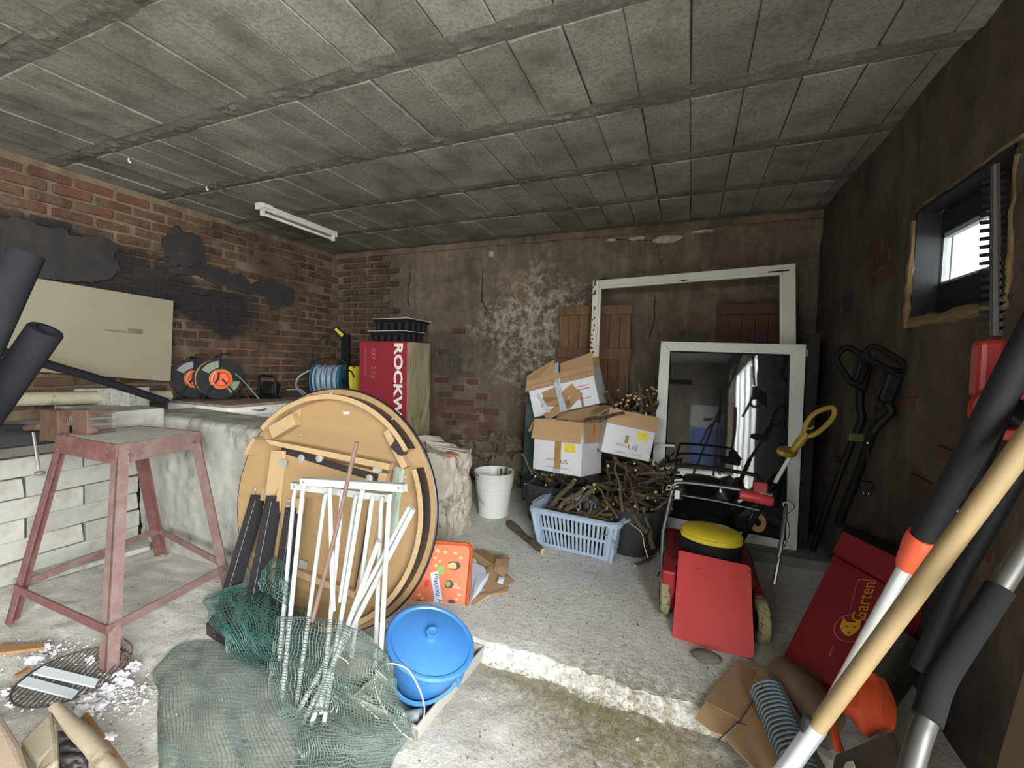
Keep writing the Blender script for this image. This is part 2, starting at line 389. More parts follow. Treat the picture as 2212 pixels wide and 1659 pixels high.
# dark plaster patches left on the brick wall (two pieces of sooty render standing proud)
def patch(name, pts, m, parent, x=XL + .028, th=.012):
    c = sum((V((p[0], p[1], 0)) for p in pts), V()) / len(pts)
    P = [at(u, v, x=x) for u, v in pts]; P = catmull(P + [P[0]], 14)[:-1]
    P = [p + V((0, .05 * fb(tuple(p), 7) + R.uniform(-.006, .006), .05 * fb((p.z, p.y, 3), 7) + R.uniform(-.006, .006))) for p in P]; n = len(P)
    part(name, MB().add([p for p in P] + [p - V((th * 1.6, 0, 0)) for p in P], [tuple(range(n))] + [(i, (i + 1) % n, n + (i + 1) % n, n + i) for i in range(n)]), m, parent)
patch('render_patch', ((372, 485), (400, 492), (430, 515), (443, 540), (440, 572), (400, 572), (362, 570), (362, 530)), m_soot, wall_left)
patch('render_patch', ((362, 570), (440, 575), (510, 590), (540, 610), (590, 605), (632, 620), (635, 645), (600, 665), (560, 640), (500, 628), (430, 600), (380, 590)), m_soot, wall_left)
patch('render_patch', ((0, 475), (70, 478), (140, 500), (230, 520), (245, 550), (240, 600), (150, 610), (60, 600), (0, 590)), m_soot, wall_left)

# ceiling: concrete hollow blocks between cast ribs
def ceil_mat(name, a, b, rnd, rib=False):
    m, nt, N, LK, B = nodes(name); P = pos(nt)
    n1 = nz(nt, P, 2.5, 6, .6); n2 = nz(nt, P, 60, 4, .7)
    col = mix(nt, ramp(nt, n1, .35, .68), L(a), L(b))
    col = mix(nt, math_(nt, 'MULTIPLY', ramp(nt, n2, .42, .66), .5), col, L((74, 71, 64)))
    col = mix(nt, math_(nt, 'MULTIPLY', ramp(nt, nz(nt, P, 5, 6, .65), .5, .66), .4), col, L((88, 84, 76)))
    oi = N.new('ShaderNodeObjectInfo'); v = math_(nt, 'MULTIPLY_ADD', oi.outputs['Random'], rnd * 2); v.node.inputs[2].default_value = 1 - rnd
    cb = N.new('ShaderNodeCombineColor'); [LK.new(v, cb.inputs[i]) for i in range(3)]
    col = mix(nt, 1.0, col, cb.outputs[0], 'MULTIPLY')
    LK.new(col, B.inputs['Base Color']); B.inputs['Roughness'].default_value = .95; B.inputs['Specular IOR Level'].default_value = .15
    LK.new(bump(nt, nz(nt, P, 38 if rib else 110, 5, .75), .8 if rib else .55, .008 if rib else .004), B.inputs['Normal'])
    return m
m_cb = ceil_mat('concrete_block', (148, 145, 137), (116, 113, 105), .14)
m_rib = ceil_mat('cast_concrete', (122, 119, 112), (97, 94, 87), .03, True)
ceiling = part('ceiling', MB().box((XL - .3, YF - .3, ZC + .03), (XR + .6, YB + .3, ZC + .2)).box((XL - .3, YF - .3, ZC), (XR + .6, -.32, ZC + .03)), m_rib, kind='structure')
RY = [-.3, .32, .93, 1.54, 2.17, 2.815, 3.41, 4.02]
XJ = [-.05 + .2225 * k for k in range(-18, 5)]
cblk = [blockmesh('ceiling_block', .217, 1, .04, s, .0035) for s in range(6)]
for b in cblk: b.materials.append(m_cb)
for i, (a, b) in enumerate(zip(RY, RY[1:])):
    for k, x in enumerate(XJ):
        x0 = x; x1 = min(x + .2225, XR + .05)
        if x1 - x0 < .05: continue
        M = T((x0 + x1) / 2, (a + b) / 2, ZC + .02 + R.uniform(-.005, .004)) @ Matrix.Diagonal(((x1 - x0 - .004) / .217 , b - a - .1, 1, 1)) @ Matrix.Rotation(R.uniform(-.006, .006), 4, 'Y')
        place('ceiling_block', R.choice(cblk), ceiling, M)
for y in RY:
    def fn(u, v, y=y):
        x = interp(XL - .05, XR + .05, u); yy = y + (v - .5) * .118; e = 1 - abs(v - .5) * 2
        return (x, yy + .004 * nn((x * 9, y, v)), ZC + .004 - .004 * e - .012 * max(0, fb((x, yy * 2.4, 0), 16)) * min(1, e * 2))
    part('rib', MB().grid(fn, 700, 8), m_rib, ceiling, smooth=True)
m_white_dirty = mat('dirty_white_enamel', (196, 194, 184), .5, var=.12, scale=12, c2=(120, 112, 98), dirt=.1, dscale=14)
for (u, v) in ((278, 342), (446, 403)):
    p = at(u, v, z=ZC - .01); part('ceiling_hook', MB().tube([p, p + V((0, 0, -.02)), p + V((.012, 0, -.03)), p + V((.02, 0, -.02))], .005, 6), m_white_dirty, ceiling)

# floor: upper slab (z = 0) with a broken front edge, and the rough lower floor
def floor_mat(name, a, b, debris):
    m, nt, N, LK, B = nodes(name); P = pos(nt)
    col = mix(nt, ramp(nt, nz(nt, P, 2, 7, .6, .3), .35, .65), L(a), L(b))
    col = mix(nt, math_(nt, 'MULTIPLY', ramp(nt, nz(nt, P, 22, 6, .7), .4, .7), .35), col, L((150, 144, 134)))
    col = mix(nt, math_(nt, 'MULTIPLY', ramp(nt, nz(nt, P, 60, 4, .7), .58, .66), debris), col, L((60, 52, 42)))
    col = mix(nt, math_(nt, 'MULTIPLY', ramp(nt, nz(nt, P, 90, 2, .5), .68, .72), .7), col, L((215, 210, 200)))
    sep = N.new('ShaderNodeSeparateXYZ'); LK.new(P, sep.inputs[0])
    # chaff and sawdust spilt near the step by the cardboard
    dx = math_(nt, 'SUBTRACT', sep.outputs[0], -.12); dy = math_(nt, 'SUBTRACT', sep.outputs[1], 1.55)
    d = math_(nt, 'SQRT', math_(nt, 'ADD', math_(nt, 'MULTIPLY', dx, dx), math_(nt, 'MULTIPLY', dy, dy)))
    mk = math_(nt, 'MULTIPLY', ramp(nt, d, .18, .5, (1, 1, 1, 1), (0, 0, 0, 1)), ramp(nt, nz(nt, P, 30, 6, .8), .42, .55))
    col = mix(nt, math_(nt, 'MULTIPLY', mk, .75), col, L((122, 108, 72)))
    LK.new(col, B.inputs['Base Color']); B.inputs['Roughness'].default_value = .9; B.inputs['Specular IOR Level'].default_value = .25
    LK.new(bump(nt, mix(nt, .5, nz(nt, P, 45, 6, .7), nz(nt, P, 8, 5, .6)), .8, .02), B.inputs['Normal'])
    return m
m_floor = floor_mat('concrete_slab', (222, 220, 213), (206, 203, 196), .6)
m_floor2 = floor_mat('rough_screed', (194, 191, 183), (166, 161, 152), .35)
def edge_y(x): return 1.765 - .02 * (x + .5) + .022 * fb((x, 0, 0), 3) + .01 * fb((x, 7, 0), 14)
def slab_fn(u, v):
    v = v * .5 if v < .4 else .2 + (v - .4) / .6 * .8
    x = interp(-2.4, XR + .1, u)
    e = edge_y(x)
    if v < .12:   # the broken riser
        t = v / .12; return (x, e - .06 * (1 - t) ** 1.3 + .022 * fb((x * 1.0, t * .25, 1), 16), interp(-.1, -.004, t ** .8))
    t = (v - .12) / .88; y = interp(e, YB + .1, t ** 1.25)
    return (x, y, .0 + .004 * fb((x, y, 0), 2.5) - .006 * max(0, 1 - t * 18))
floor = part('floor', MB().grid(slab_fn, 260, 110), m_floor, smooth=True, kind='structure')
def low_fn(u, v):
    x = interp(XL - .1, XR + .1, u); y = interp(-1.2, 2.2, v)
    return (x, y, ZL + .012 * fb((x, y, 0), 2.2) + .010 * fb((x * .6, y * 1.6, 3), 9))
part('rough_floor', MB().grid(low_fn, 190, 130), m_floor2, floor, smooth=True)
part('rear_floor', MB().box((XL - .1, YF - 2.5, ZL - .05), (XR + 3, -1.19, ZL)), m_floor2, floor)
part('screed_under_bench', MB().box((XL - .1, 2.1, -.3), (-2.38, YB + .1, -.02)), m_floor, floor)
# loose crumbs: far too many to count
mb = MB()
for i in range(1500):
    if R.random() < .5: x = R.uniform(-1.1, .5); y = R.uniform(1.85, 3.4); z0 = .002
    else: x = R.uniform(-3, .2); y = R.uniform(.75, 1.7); z0 = ZL + .004
    s = R.uniform(.0015, .005); a = R.uniform(0, 6)
    mb.add([(x - s, y, z0), (x + s * cos(a), y + s, z0), (x, y - s, z0), (x, y, z0 + s * 1.3)], [(0, 1, 3), (1, 2, 3), (2, 0, 3)])
m_crumb = mat('crumbs', (92, 82, 66), .9, var=.5, scale=40)
solo('floor_crumbs', 'tiny dark crumbs and wood chips strewn over the whole grey floor', 'debris', mb, m_crumb, kind='stuff')
# straw and chaff by the step
mb = MB()
for i in range(2600):
    if R.random() < .6: x = R.gauss(-.2, .22); y = R.gauss(1.6, .09)
    else: x = R.gauss(-.45, .3); y = R.gauss(1.68, .05)
    z0 = (ZL + .008 if y < edge_y(x) - .01 else .004); a = R.uniform(0, pi); l = R.uniform(.004, .014); w_ = .0008
    d = V((cos(a), sin(a), R.uniform(-.15, .3))) * l; n_ = V((-sin(a), cos(a), 0)) * w_; p = V((x, y, z0 + R.uniform(0, .006)))
    mb.add([p - d - n_, p + d - n_, p + d + n_, p - d + n_], [(0, 1, 2, 3)])
solo('chaff', 'pale straw chaff spilt along the broken floor step', 'chaff', mb, mat('chaff', (150, 138, 92), .9, var=.4, scale=30), kind='stuff')

# plinth along the foot of the back wall, under the door sash
part('trim_1', MB().box((-.32, 3.27, -.02), (XR, YB, .065)), mat('grey_plinth', (122, 118, 110), .9, bmp=.5), kind='structure', bevel=.006)

# window_1: the small pane deep in the right wall
m_blackrev = mat('black_reveal', (26, 26, 28), .7)
m_foam = mat('yellow_foam', (112, 94, 62), .95, var=.25, scale=25, bmp=.9, bscale=50)
m_alu = mat('pale_window_frame', (150, 156, 156), .5)
Xp = at(2024, 600, y=wy1).x
window = part('window_1', MB().box((XR, wy0 - .012, wz0 - .012), (Xp + .03, wy0 + .012, wz1)).box((XR, wy1 - .012, wz0), (XR + .13, wy1 + .012, wz1))
              .box((XR, wy0, wz0 - .012), (XR + .13, wy1, wz0 + .012)).box((XR, wy0, wz1 - .012), (XR + .13, wy1, wz1 + .012)), m_blackrev, kind='structure')
py1 = wy1 - .004; py0 = at(2142, 560, x=Xp).y; pz0 = at(2024, 618, y=wy1).z; pz1 = at(2024, 508, y=wy1).z
part('window_frame', MB().box((Xp, wy0, pz0 - .3), (Xp + .03, wy1, pz0)).box((Xp, wy0, pz1), (Xp + .03, wy1, pz1 + .3)).box((Xp, wy0, pz0), (Xp + .03, py0, pz1)).box((Xp, py1, pz0), (Xp + .03, wy1, pz1)), m_blackrev, window)
part('pane_frame', MB().box((Xp + .005, py0, pz0), (Xp + .03, py0 + .02, pz1)).box((Xp + .005, py1 - .02, pz0), (Xp + .03, py1, pz1)).box((Xp + .005, py0, pz1 - .02), (Xp + .03, py1, pz1)).box((Xp + .005, py0, pz0), (Xp + .03, py1, pz0 + .012)), m_alu, window)
m_glassy, nt, N, LK, B = nodes('frosted_pane'); B.inputs['Base Color'].default_value = (.92, .97, .97, 1); B.inputs['Transmission Weight'].default_value = 1; B.inputs['Roughness'].default_value = .35; B.inputs['IOR'].default_value = 1.02
part('pane', MB().box((Xp + .018, py0 + .01, pz0), (Xp + .021, py1 - .01, pz1)), m_glassy, window)
def foam(pts, r=.016):
    P = []
    for a, b in zip(pts, pts[1:]):
        for k in range(12): P.append(V(a).lerp(V(b), k / 12) + V((0, R.uniform(-.006, .006), R.uniform(-.006, .006))))
    part('foam_bead', MB().tube(P, [r * R.uniform(.65, 1.4) for _ in P], 7), m_foam, window, smooth=True)
foam([(XR - .004, wy0 + .0, wz0 - .01), (XR - .004, wy1, wz0 - .01)], .02); foam([(XR - .004, wy1 + .005, wz0 - .03), (XR - .004, wy1 + .005, wz1)], .014)
foam([(XR, wy0 - .012, wz0 - .02), (XR, wy0 - .012, wz1)], .008)
foam([(XR, wy0 - .02, wz1 + .01), (XR, wy1, wz1 + .01)], .006)
p = at(2030, 462, x=Xp - .01)
part('cobweb', MB().tube([p, p + V((0, -.03, .005)), p + V((.02, -.09, .035))], [.002, .005, .001], 5), m_foam, window)

# doors behind the camera (seen mirrored in the leaning sash)
m_blue = mat('blue_door_paint', (50, 72, 124), .5)
m_upvc = mat('white_upvc', (206, 208, 202), .4, var=.05, scale=4, c2=(176, 172, 160), dirt=.02)
d1 = part('door_1', MB().box((XR + .14, dy0, ZL), (XR + .2, dy0 + .07, dz1)).box((XR + .14, dy1 - .07, ZL), (XR + .2, dy1, dz1)).box((XR + .14, dy0, dz1 - .07), (XR + .2, dy1, dz1)), m_upvc, kind='structure')
for k in range(1, 5):
    y = dy0 + (dy1 - dy0) * k / 5; part('door_stile', MB().box((XR + .14, y - .05, ZL), (XR + .2, y + .05, dz1)), m_upvc, d1)
d2 = part('door_2', MB().box((.12, YF - .1, .0), (.88, YF - .06, .95)), m_blue, kind='structure')
part('door_panel', MB().box((.2, YF - .06, .1), (.8, YF - .045, .85)), m_blue, d2, bevel=.004)
part('upper_panel', MB().box((.12, YF - .1, .95), (.88, YF - .06, 1.5)), mat('grey_door_panel', (120, 124, 120), .5), d2)
part('head_panel', MB().box((.12, YF - .1, 1.5), (.88, YF - .06, 2.07)), m_plaster_r, d2)
# ground outside
m_ground = mat('yard_ground', (150, 150, 140), .9)
part('trim_2', MB().box((XR + .3, -9, -.3), (9, 12, -.12)), m_ground, kind='structure')

# grey low wall on the left, with its broken end further back
m_render = mat('grey_render', (150, 148, 140), .95, var=.2, scale=5, c2=(112, 110, 103), dirt=.35, dscale=7, bmp=1.0, bscale=28, stretch=(1, 1, .5))
def lw(u, v):
    x = interp(-3.62, -2.0, u); t = v
    if t < .72: y, z = 1.80 + .0 * t, interp(-.1, .845, t / .72)
    elif t < .8: a = (t - .72) / .08 * pi / 2; y, z = 1.80 + .05 * (1 - cos(a)), .845 + .03 * sin(a)
    else: y, z = interp(1.85, 2.16, (t - .8) / .2), .875
    return (x, y + .012 * fb((x, 1, z), 4) + .008 * fb((x, 2, z), 14), z + .006 * fb((x, y, 0), 8) - .03 * u)
low_wall = part('wall_partition', MB().grid(lw, 90, 70).box((-3.62, 1.83, -.1), (-2.01, 2.15, .83)), m_render, smooth=True, kind='structure')
m_rubble = mat('rubble_core', (176, 168, 152), .95, var=.25, scale=9, c2=(120, 110, 96), dirt=.3, dscale=9, bmp=.9, bscale=22)
def stub(u, v):
    a = u * 2 * pi; cx_, cy_ = -1.86, 2.78; ex = .33; ey = .2
    c_, s_ = cos(a), sin(a); k = 1 / max(abs(c_), abs(s_)) ** .8
    z = interp(-.05, .66, min(1, v / .8)); f = 1 if v < .8 else 1 - ((v - .8) / .2) ** 1.2
    top = .05 * fb((c_ * 2, s_ * 2, 3), 1.2) - .07 * max(0, c_) if v > .5 else 0
    return (cx_ + ex * c_ * k * f + (.025 * fb((c_ * 3, s_ * 3, z * 4), 2) if f > .2 else 0), cy_ + ey * s_ * k * f, z + top + (.04 * (1 - f)))
stub_w = part('wall_end', MB().grid(stub, 96, 60), m_rubble, smooth=True, kind='structure')
m_brickpink = mat('broken_brick_face', (186, 122, 100), .9, var=.2, scale=12, bmp=.8, bscale=30)
p = at(965, 990, y=2.68); part('brick', stone_mb((p.x, p.y + .03, p.z - .0), (.07, .06, .035), 5, 3, .6), m_brickpink, stub_w, smooth=True)
# ================================================================ LEFT: bench, stand, table
m_aer = mat('aerated_block', (150, 148, 140), .95, var=.12, scale=5, c2=(140, 136, 124), dirt=.35, dscale=7, bmp=.5, bscale=50, rnd=.1)
m_concrete = mat('grey_concrete', (148, 146, 136), .95, var=.18, scale=14, c2=(104, 100, 90), dirt=.3, dscale=16, bmp=.8, bscale=60)
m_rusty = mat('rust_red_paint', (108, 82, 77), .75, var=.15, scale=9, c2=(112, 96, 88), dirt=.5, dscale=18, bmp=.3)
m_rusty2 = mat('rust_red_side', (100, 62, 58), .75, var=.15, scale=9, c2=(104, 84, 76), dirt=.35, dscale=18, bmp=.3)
m_rust = mat('brown_rust', (98, 74, 60), .8, metal=.2, var=.25, scale=18, bmp=.5)
m_steel = mat('worn_steel', (150, 146, 138), .45, metal=.7, var=.15, scale=20)
m_wood_t = mat('bench_wood', (128, 112, 94), .85, var=.2, scale=6, stretch=(6, 1, 1), c2=(96, 84, 70), dirt=.3)
m_black = mat('black_plastic', (20, 20, 21), .6, var=.2, scale=10, spec=.25)
m_blackm = mat('black_foam', (36, 37, 40), .95, var=.12, scale=12, spec=.1)
m_white = mat('white_paint', (212, 210, 200), .5, var=.06, scale=7, c2=(170, 160, 140), dirt=.05, dscale=12)

# stack of aerated concrete blocks carrying the left bench
t = thing('block_stack', 'stack of pale aerated concrete blocks carrying the left end of the bench', 'block wall', V((-3.75, 1.1, ZL)))
bm_ = [blockmesh('block', .56, .26, .118, s + 40, .006) for s in range(4)]
for b in bm_: b.materials.append(m_aer)
zb = ZL + .063; k = 0
while zb < .66:
    y = .36 + (k % 2) * .27
    while y < 2.0:
        Lb_ = min(.56, 1.79 - (y - .28))
        if Lb_ > .08: place('block', R.choice(bm_), t, T(-3.75 + R.uniform(-.015, .015), y - .28 + Lb_ / 2, zb) @ LW @ rz(R.uniform(-.015, .015)) @ Matrix.Diagonal((Lb_ / .56, 1, 1, 1)))
        y += .575
    zb += .124; k += 1
solo('bench_slab', 'dark dusty slab lying on the stack of pale blocks', 'slab', MB().box((XL + .02, .1, .675), (-3.58, 1.62, .73)), mat('dark_slab', (88, 84, 78), .9, var=.2, bmp=.4), bevel=.006)
# workbench cabinet along the left wall behind the grey wall
t = thing('workbench', 'long wooden workbench with white drawer fronts along the brick wall', 'workbench', V((-3.7, 2.9, -.02)))
part('worktop', MB().box((XL + .02, 2.17, .895), (-3.2, 3.62, .915)), m_wood_t, t, bevel=.004)
part('carcass', MB().box((XL + .04, 2.2, -.02), (-3.26, 3.6, .894)), m_white, t)
for k in range(3):
    y0 = 2.2 + k * .47; d = part('drawer', MB().box((-3.277, y0 + .01, .815), (-3.235, y0 + .455, .892)), m_white, t, bevel=.003)
    c = y0 + .23
    part('handle', MB().tube([(-3.234, c - .05, .862), (-3.21, c - .05, .862), (-3.2, c - .03, .857), (-3.2, c + .03, .857), (-3.21, c + .05, .862), (-3.234, c + .05, .862)], .006, 6), m_steel, d)
    part('door', MB().box((-3.277, y0 + .01, .0), (-3.24, y0 + .455, .805)), m_white, t, bevel=.003)
# white drawer front standing above the grey wall
q = [at(428, 884, x=-3.35), at(606, 871, x=-3.35), at(604, 893, x=-3.35), at(452, 902, x=-3.35)]
# cream board leaning on the left wall
q = [at(-60, 578, x=-3.93), at(375, 650, x=-3.93), at(369, 824, x=-3.87), at(-60, 792, x=-3.87)]
t = thing('cream_board', 'large cream board leaning against the sooty brick wall', 'board', (q[2] + q[3]) / 2)
part('panel', MB().slab(q, .012), mat('cream_board_paint', (134, 126, 104), .7, var=.05, scale=2), t, bevel=.002)
m_print = mat('brown_print', (110, 96, 72), .8)
M = frame(at(225, 714, x=-3.895), at(264, 718, x=-3.897), at(225, 706, x=-3.893))
mq = MB(); [mq.box((k * .012, 0, .004), (k * .012 + .008, .012, .006), M) for k in range(11)]
part('printed_lettering', mq, m_print, t)
M = frame(at(276, 719, x=-3.895), at(300, 721, x=-3.897), at(276, 711, x=-3.893)); part('printed_mark', MB().box((0, 0, .004), (.09, .035, .006), M), m_print, t)

# foam pipe lagging tubes on the left
def foamtube(label, P, r, m=m_blackm, cat='pipe insulation', name='foam_tube', endr=None):
    mb = MB().tube(P, r, 20)
    return solo(name, label, cat, mb, m, smooth=True)
def hollow(label, a, b, r):
    t = thing('foam_tube', label, 'pipe insulation', a)
    d = (b - a); part('tube', MB().tube([a, a + d * .3, b - d * .01, b], [r, r, r, r * .93], 24, cap=False).tube([a, b], r * .55, 16, cap=False), m_blackm, t, smooth=True)
    z = d.normalized(); x = z.orthogonal().normalized(); y = z.cross(x); M = Matrix((x, y, z)).transposed().to_4x4(); M.translation = b
    part('rim', MB().lathe([(r * .93, 0), (r * .55, .0)], 24, M), m_blackm, t)
    return t
hollow('thick dark grey foam pipe tube leaning left, reaching up past the cream board', at(-150, 1010, y=.62), at(60, 545, y=.82), .05)
hollow('shorter thick dark foam tube with its open end in front of the cream board', at(-110, 1010, y=.75), at(100, 712, y=.92), .058)
solo('foam_rod', 'long thin dark foam rod sloping down across the cream board to the bench', 'foam rod', MB().tube([at(-60, 742, x=-3.45), at(60, 775, x=-3.5), at(200, 815, x=-3.55), at(360, 868, x=-3.62)], .026, 12), m_blackm, smooth=True)
solo('grey_pipe', 'dark grey pipe lying level behind the grey concrete block', 'pipe', MB().tube([V((-3.85, .75, .80)), V((-3.85, 1.72, .80))], .05, 16), mat('grey_pipe', (92, 92, 90), .7), smooth=True)
solo('pale_pipe', 'pale plastic pipe lying along the foot of the cream board', 'pipe', MB().tube([V((-3.86, 1.0, 1.0)), V((-3.84, 2.12, .955))], .045, 16), mat('pale_pipe', (150, 144, 120), .6, c2=(90, 84, 70), dirt=.1), smooth=True)
solo('dark_sack', 'dark bundled sheeting lying on the slab at the left edge', 'sheeting', MB().grid(lambda u, v: (-3.95 + .35 * u, interp(.3, 1.6, v), .735 + .12 * sin(u * pi) ** .5 * (1 + .3 * nn((u * 4, v * 6, 0))) * sin(v * pi) ** .3), 20, 50), mat('dark_sheeting', (44, 43, 44), .8, bmp=.5), smooth=True)
# concrete block on top of the wall
P0 = at(277, 884, y=1.72)
q = [at(152, 881, y=1.62), at(277, 883, y=1.72), at(277, 838, y=1.72), at(156, 840, y=1.62)]
kerb = MB().slab(q, .16, V((-.3, 1, .0)).normalized())
solo('concrete_block', 'grey concrete kerb block standing on the ledge behind the vise', 'block', kerb, m_concrete, bevel=.008)
# shelf ledge under that block
solo('pale_ledge_block', 'pale block under the grey kerb block beside the vise', 'block', MB().box((-4.0, 1.5, .735), (-3.3, 1.79, .925)), m_aer, bevel=.008)

# ---- steel stand and vise
TZ = .85
F, Rr, Lf, Bk = at(253, 963, z=TZ), at(432, 933, z=TZ), at(122, 940, z=TZ), at(300, 920, z=TZ)
f0, r0, l0, b0 = at(226, 1462, z=ZL), at(506, 1290, z=ZL), at(10, 1348, z=ZL), at(352, 1196, z=ZL)
cen = (F + Rr + Lf + Bk) / 4; cen0 = (f0 + r0 + l0 + b0) / 4
t = thing('steel_stand', 'rust red angle-iron work stand carrying the old vise', 'stand', V((cen0.x, cen0.y, ZL)))
part('top_plate', MB().hexa([F, Rr, Bk, Lf], [p - V((0, 0, .006)) for p in (F, Rr, Bk, Lf)]), mat('dusty_plate', (184, 180, 172), .9, var=.12, c2=(140, 130, 120), dirt=.2, dscale=14), t)
for a, b, mm in ((Lf, F, m_rusty2), (F, Rr, m_rusty), (Rr, Bk, m_rusty2), (Bk, Lf, m_rusty2)):
    dn = V((0, 0, -.088)); n = (b - a).cross(V((0, 0, 1))).normalized()
    out = n if (a - cen).dot(n) > 0 else -n
    part('apron', MB().slab([a + V((0, 0, .004)), b + V((0, 0, .004)), b + dn + out * .01 + (b - a).normalized() * .012, a + dn + out * .01 - (b - a).normalized() * .012], .006, -out), mm, t)
    for q in (.1, .9):
        p = a.lerp(b, q) + dn * .6 + out * .008; part('bolt', MB().tube([p - out * .004, p + out * .008], .008, 6), m_rust, t)
def angle_leg(a, b, sgnx, sgny, w=.05, th=.006):
    """L-section leg from a (top) to b (floor); flanges point inwards"""
    mb = MB()
    for ax in (V((sgnx * w, 0, 0)), V((0, sgny * w, 0))):
        o = V((0, sgny * th, 0)) if ax.y == 0 else V((sgnx * th, 0, 0))
        mb.hexa([a, a + ax, b + ax, b], [a + o, a + ax + o, b + ax + o, b + o])
    return mb
for (a, b, sx, sy) in ((F, f0, -1, 1), (Rr, r0, -1, -1), (Lf, l0, 1, 1), (Bk, b0, 1, -1)):
    part('leg', angle_leg(a + V((0, 0, -.03)) + (b - a) * .0, b, sx, sy), m_rusty if a is F or a is Rr else m_rusty2, t)
def atz(a, b, z): k = (z - a.z) / (b.z - a.z); return a.lerp(b, k)
zr = .09
bars = [atz(F, f0, zr), atz(Rr, r0, zr), atz(Bk, b0, zr + .02), atz(Lf, l0, zr)]
for a, b in zip(bars, bars[1:] + bars[:1]):
    n = (b - a).cross(V((0, 0, 1))).normalized() * .004
    part('rail', MB().hexa([a - n + V((0, 0, .02)), b - n + V((0, 0, .02)), b - n - V((0, 0, .02)), a - n - V((0, 0, .02))], [a + n + V((0, 0, .02)), b + n + V((0, 0, .02)), b + n - V((0, 0, .02)), a + n - V((0, 0, .02))]), m_rusty2 if a is bars[3] else m_rusty, t)

v0 = at(168, 940, z=TZ)
VX = (F - Lf).normalized(); VY = V((0, 1, 0))
t = thing('bench_vise', 'old brown cast-iron bench vise on the rust red stand', 'vise', v0)
def px(u, v, dy=0): return at(u, v, y=v0.y + dy)
part('fixed_jaw', MB().slab([px(152, 884), px(187, 886), px(188, 938), px(156, 938)], .05), m_rust, t, bevel=.006)
part('moving_jaw', MB().slab([px(86, 885), px(124, 887), px(126, 954), px(84, 952)], .05), m_rust, t, bevel=.006)
part('slide', MB().slab([px(95, 884, .03), px(165, 884, .03), px(165, 898, .03), px(95, 898, .03)], .05), m_rust, t, bevel=.003)
part('screw', MB().tube([px(60, 922, .04), px(90, 920, .04), px(240, 908, .04)], .011, 10), m_steel, t, smooth=True)
for v in (890, 903, 916): part('guide_bar', MB().tube([px(185, v + 2, .01), px(246, v - 1, .01)], .0095 if v != 890 else .008, 10), m_rust if v == 890 else m_steel, t, smooth=True)
part('screw_head', MB().tube([px(58, 924, .04), px(88, 922, .04)], .02, 12), m_rust, t, smooth=True)
part('handle_bar', MB().tube([px(72, 934, .02), px(84, 1015, .02)], .0075, 8), m_steel, t, smooth=True)
p = px(86, 1022, .02); part('handle_knob', MB(T(p)).lathe([(0, -.014), (.016, -.012), (.024, 0), (.02, .008), (0, .012)], 16), m_steel, t, smooth=True)
for k in range(6):
    a = px(126 + k * 5, 910, .02); part('thread', MB().tube([a + V((0, -.0, .012)), a + V((.004, 0, -.012))], .003, 5), m_rust, t)
solo('bent_wire', 'thin bent wire lying on the top of the stand by the vise', 'wire', MB().tube([at(135, 935, z=TZ + .004), at(150, 942, z=TZ + .004), at(200, 939, z=TZ + .004), at(248, 931, z=TZ + .004)], .0025, 5), m_rust)

# ---- round table leaning upside out against the wall
tc = V((-1.683, 1.655, .529)); yaw, tilt, TR_ = .08893, .13782, .6146
tn = V((sin(yaw) * cos(tilt), -cos(yaw) * cos(tilt), sin(tilt)))
tx = V((0, 0, 1)).cross(tn).normalized(); ty = tn.cross(tx)
TM = Matrix((tx, ty, tn)).transposed().to_4x4(); TM.translation = tc
m_under = mat('table_underside', (140, 112, 76), .6, var=.06, scale=3, stretch=(1, 8, 1))
m_pine = mat('pale_pine', (156, 130, 94), .65, var=.08, scale=6, stretch=(1, 6, 1))
m_apron = mat('dark_veneer', (34, 28, 30), .4, var=.15, scale=8)
m_met = mat('galvanised', (190, 192, 190), .4, metal=.7)
t = thing('round_table', 'large round table with its tan underside facing out, leaning on the grey wall', 'table', TM @ T(0, -TR_, 0))
part('tabletop', MB(TM).lathe([(0, 0), (TR_ - .004, 0)], 96).lathe([(TR_ - .004, -.0005), (TR_ - .012, -.02), (0, -.024)], 96), m_under, t, smooth=True)
part('edge_band', MB(TM).lathe([(TR_ - .006, .003), (TR_, 0), (TR_ + .002, -.012), (TR_ - .004, -.024), (TR_ - .014, -.026)], 96), m_apron, t, smooth=True)
RA = TR_ * .945
def arc(name, r0, r1, z0, z1, a0, a1, m):
    n = 40; a0, a1 = radians(a0), radians(a1)
    part(name, MB(TM).lathe([(r0, z0), (r0, z1), (r1, z1), (r1, z0)], n, a0=a0, a1=a1)
         .add([(r * cos(a), r * sin(a), z) for a in (a0, a1) for r, z in ((r0, z0), (r0, z1), (r1, z1), (r1, z0))], [(0, 1, 2, 3), (4, 5, 6, 7)]), m, t)
def aseg(a0, a1):
    arc('apron_ring', RA - .028, RA - .003, 0, .070, a0, a1, m_pine)
    arc('apron_veneer', RA - .003, RA, .002, .069, a0, a1, m_apron)
aseg(36, 139); aseg(-110, 26); aseg(146, 156)
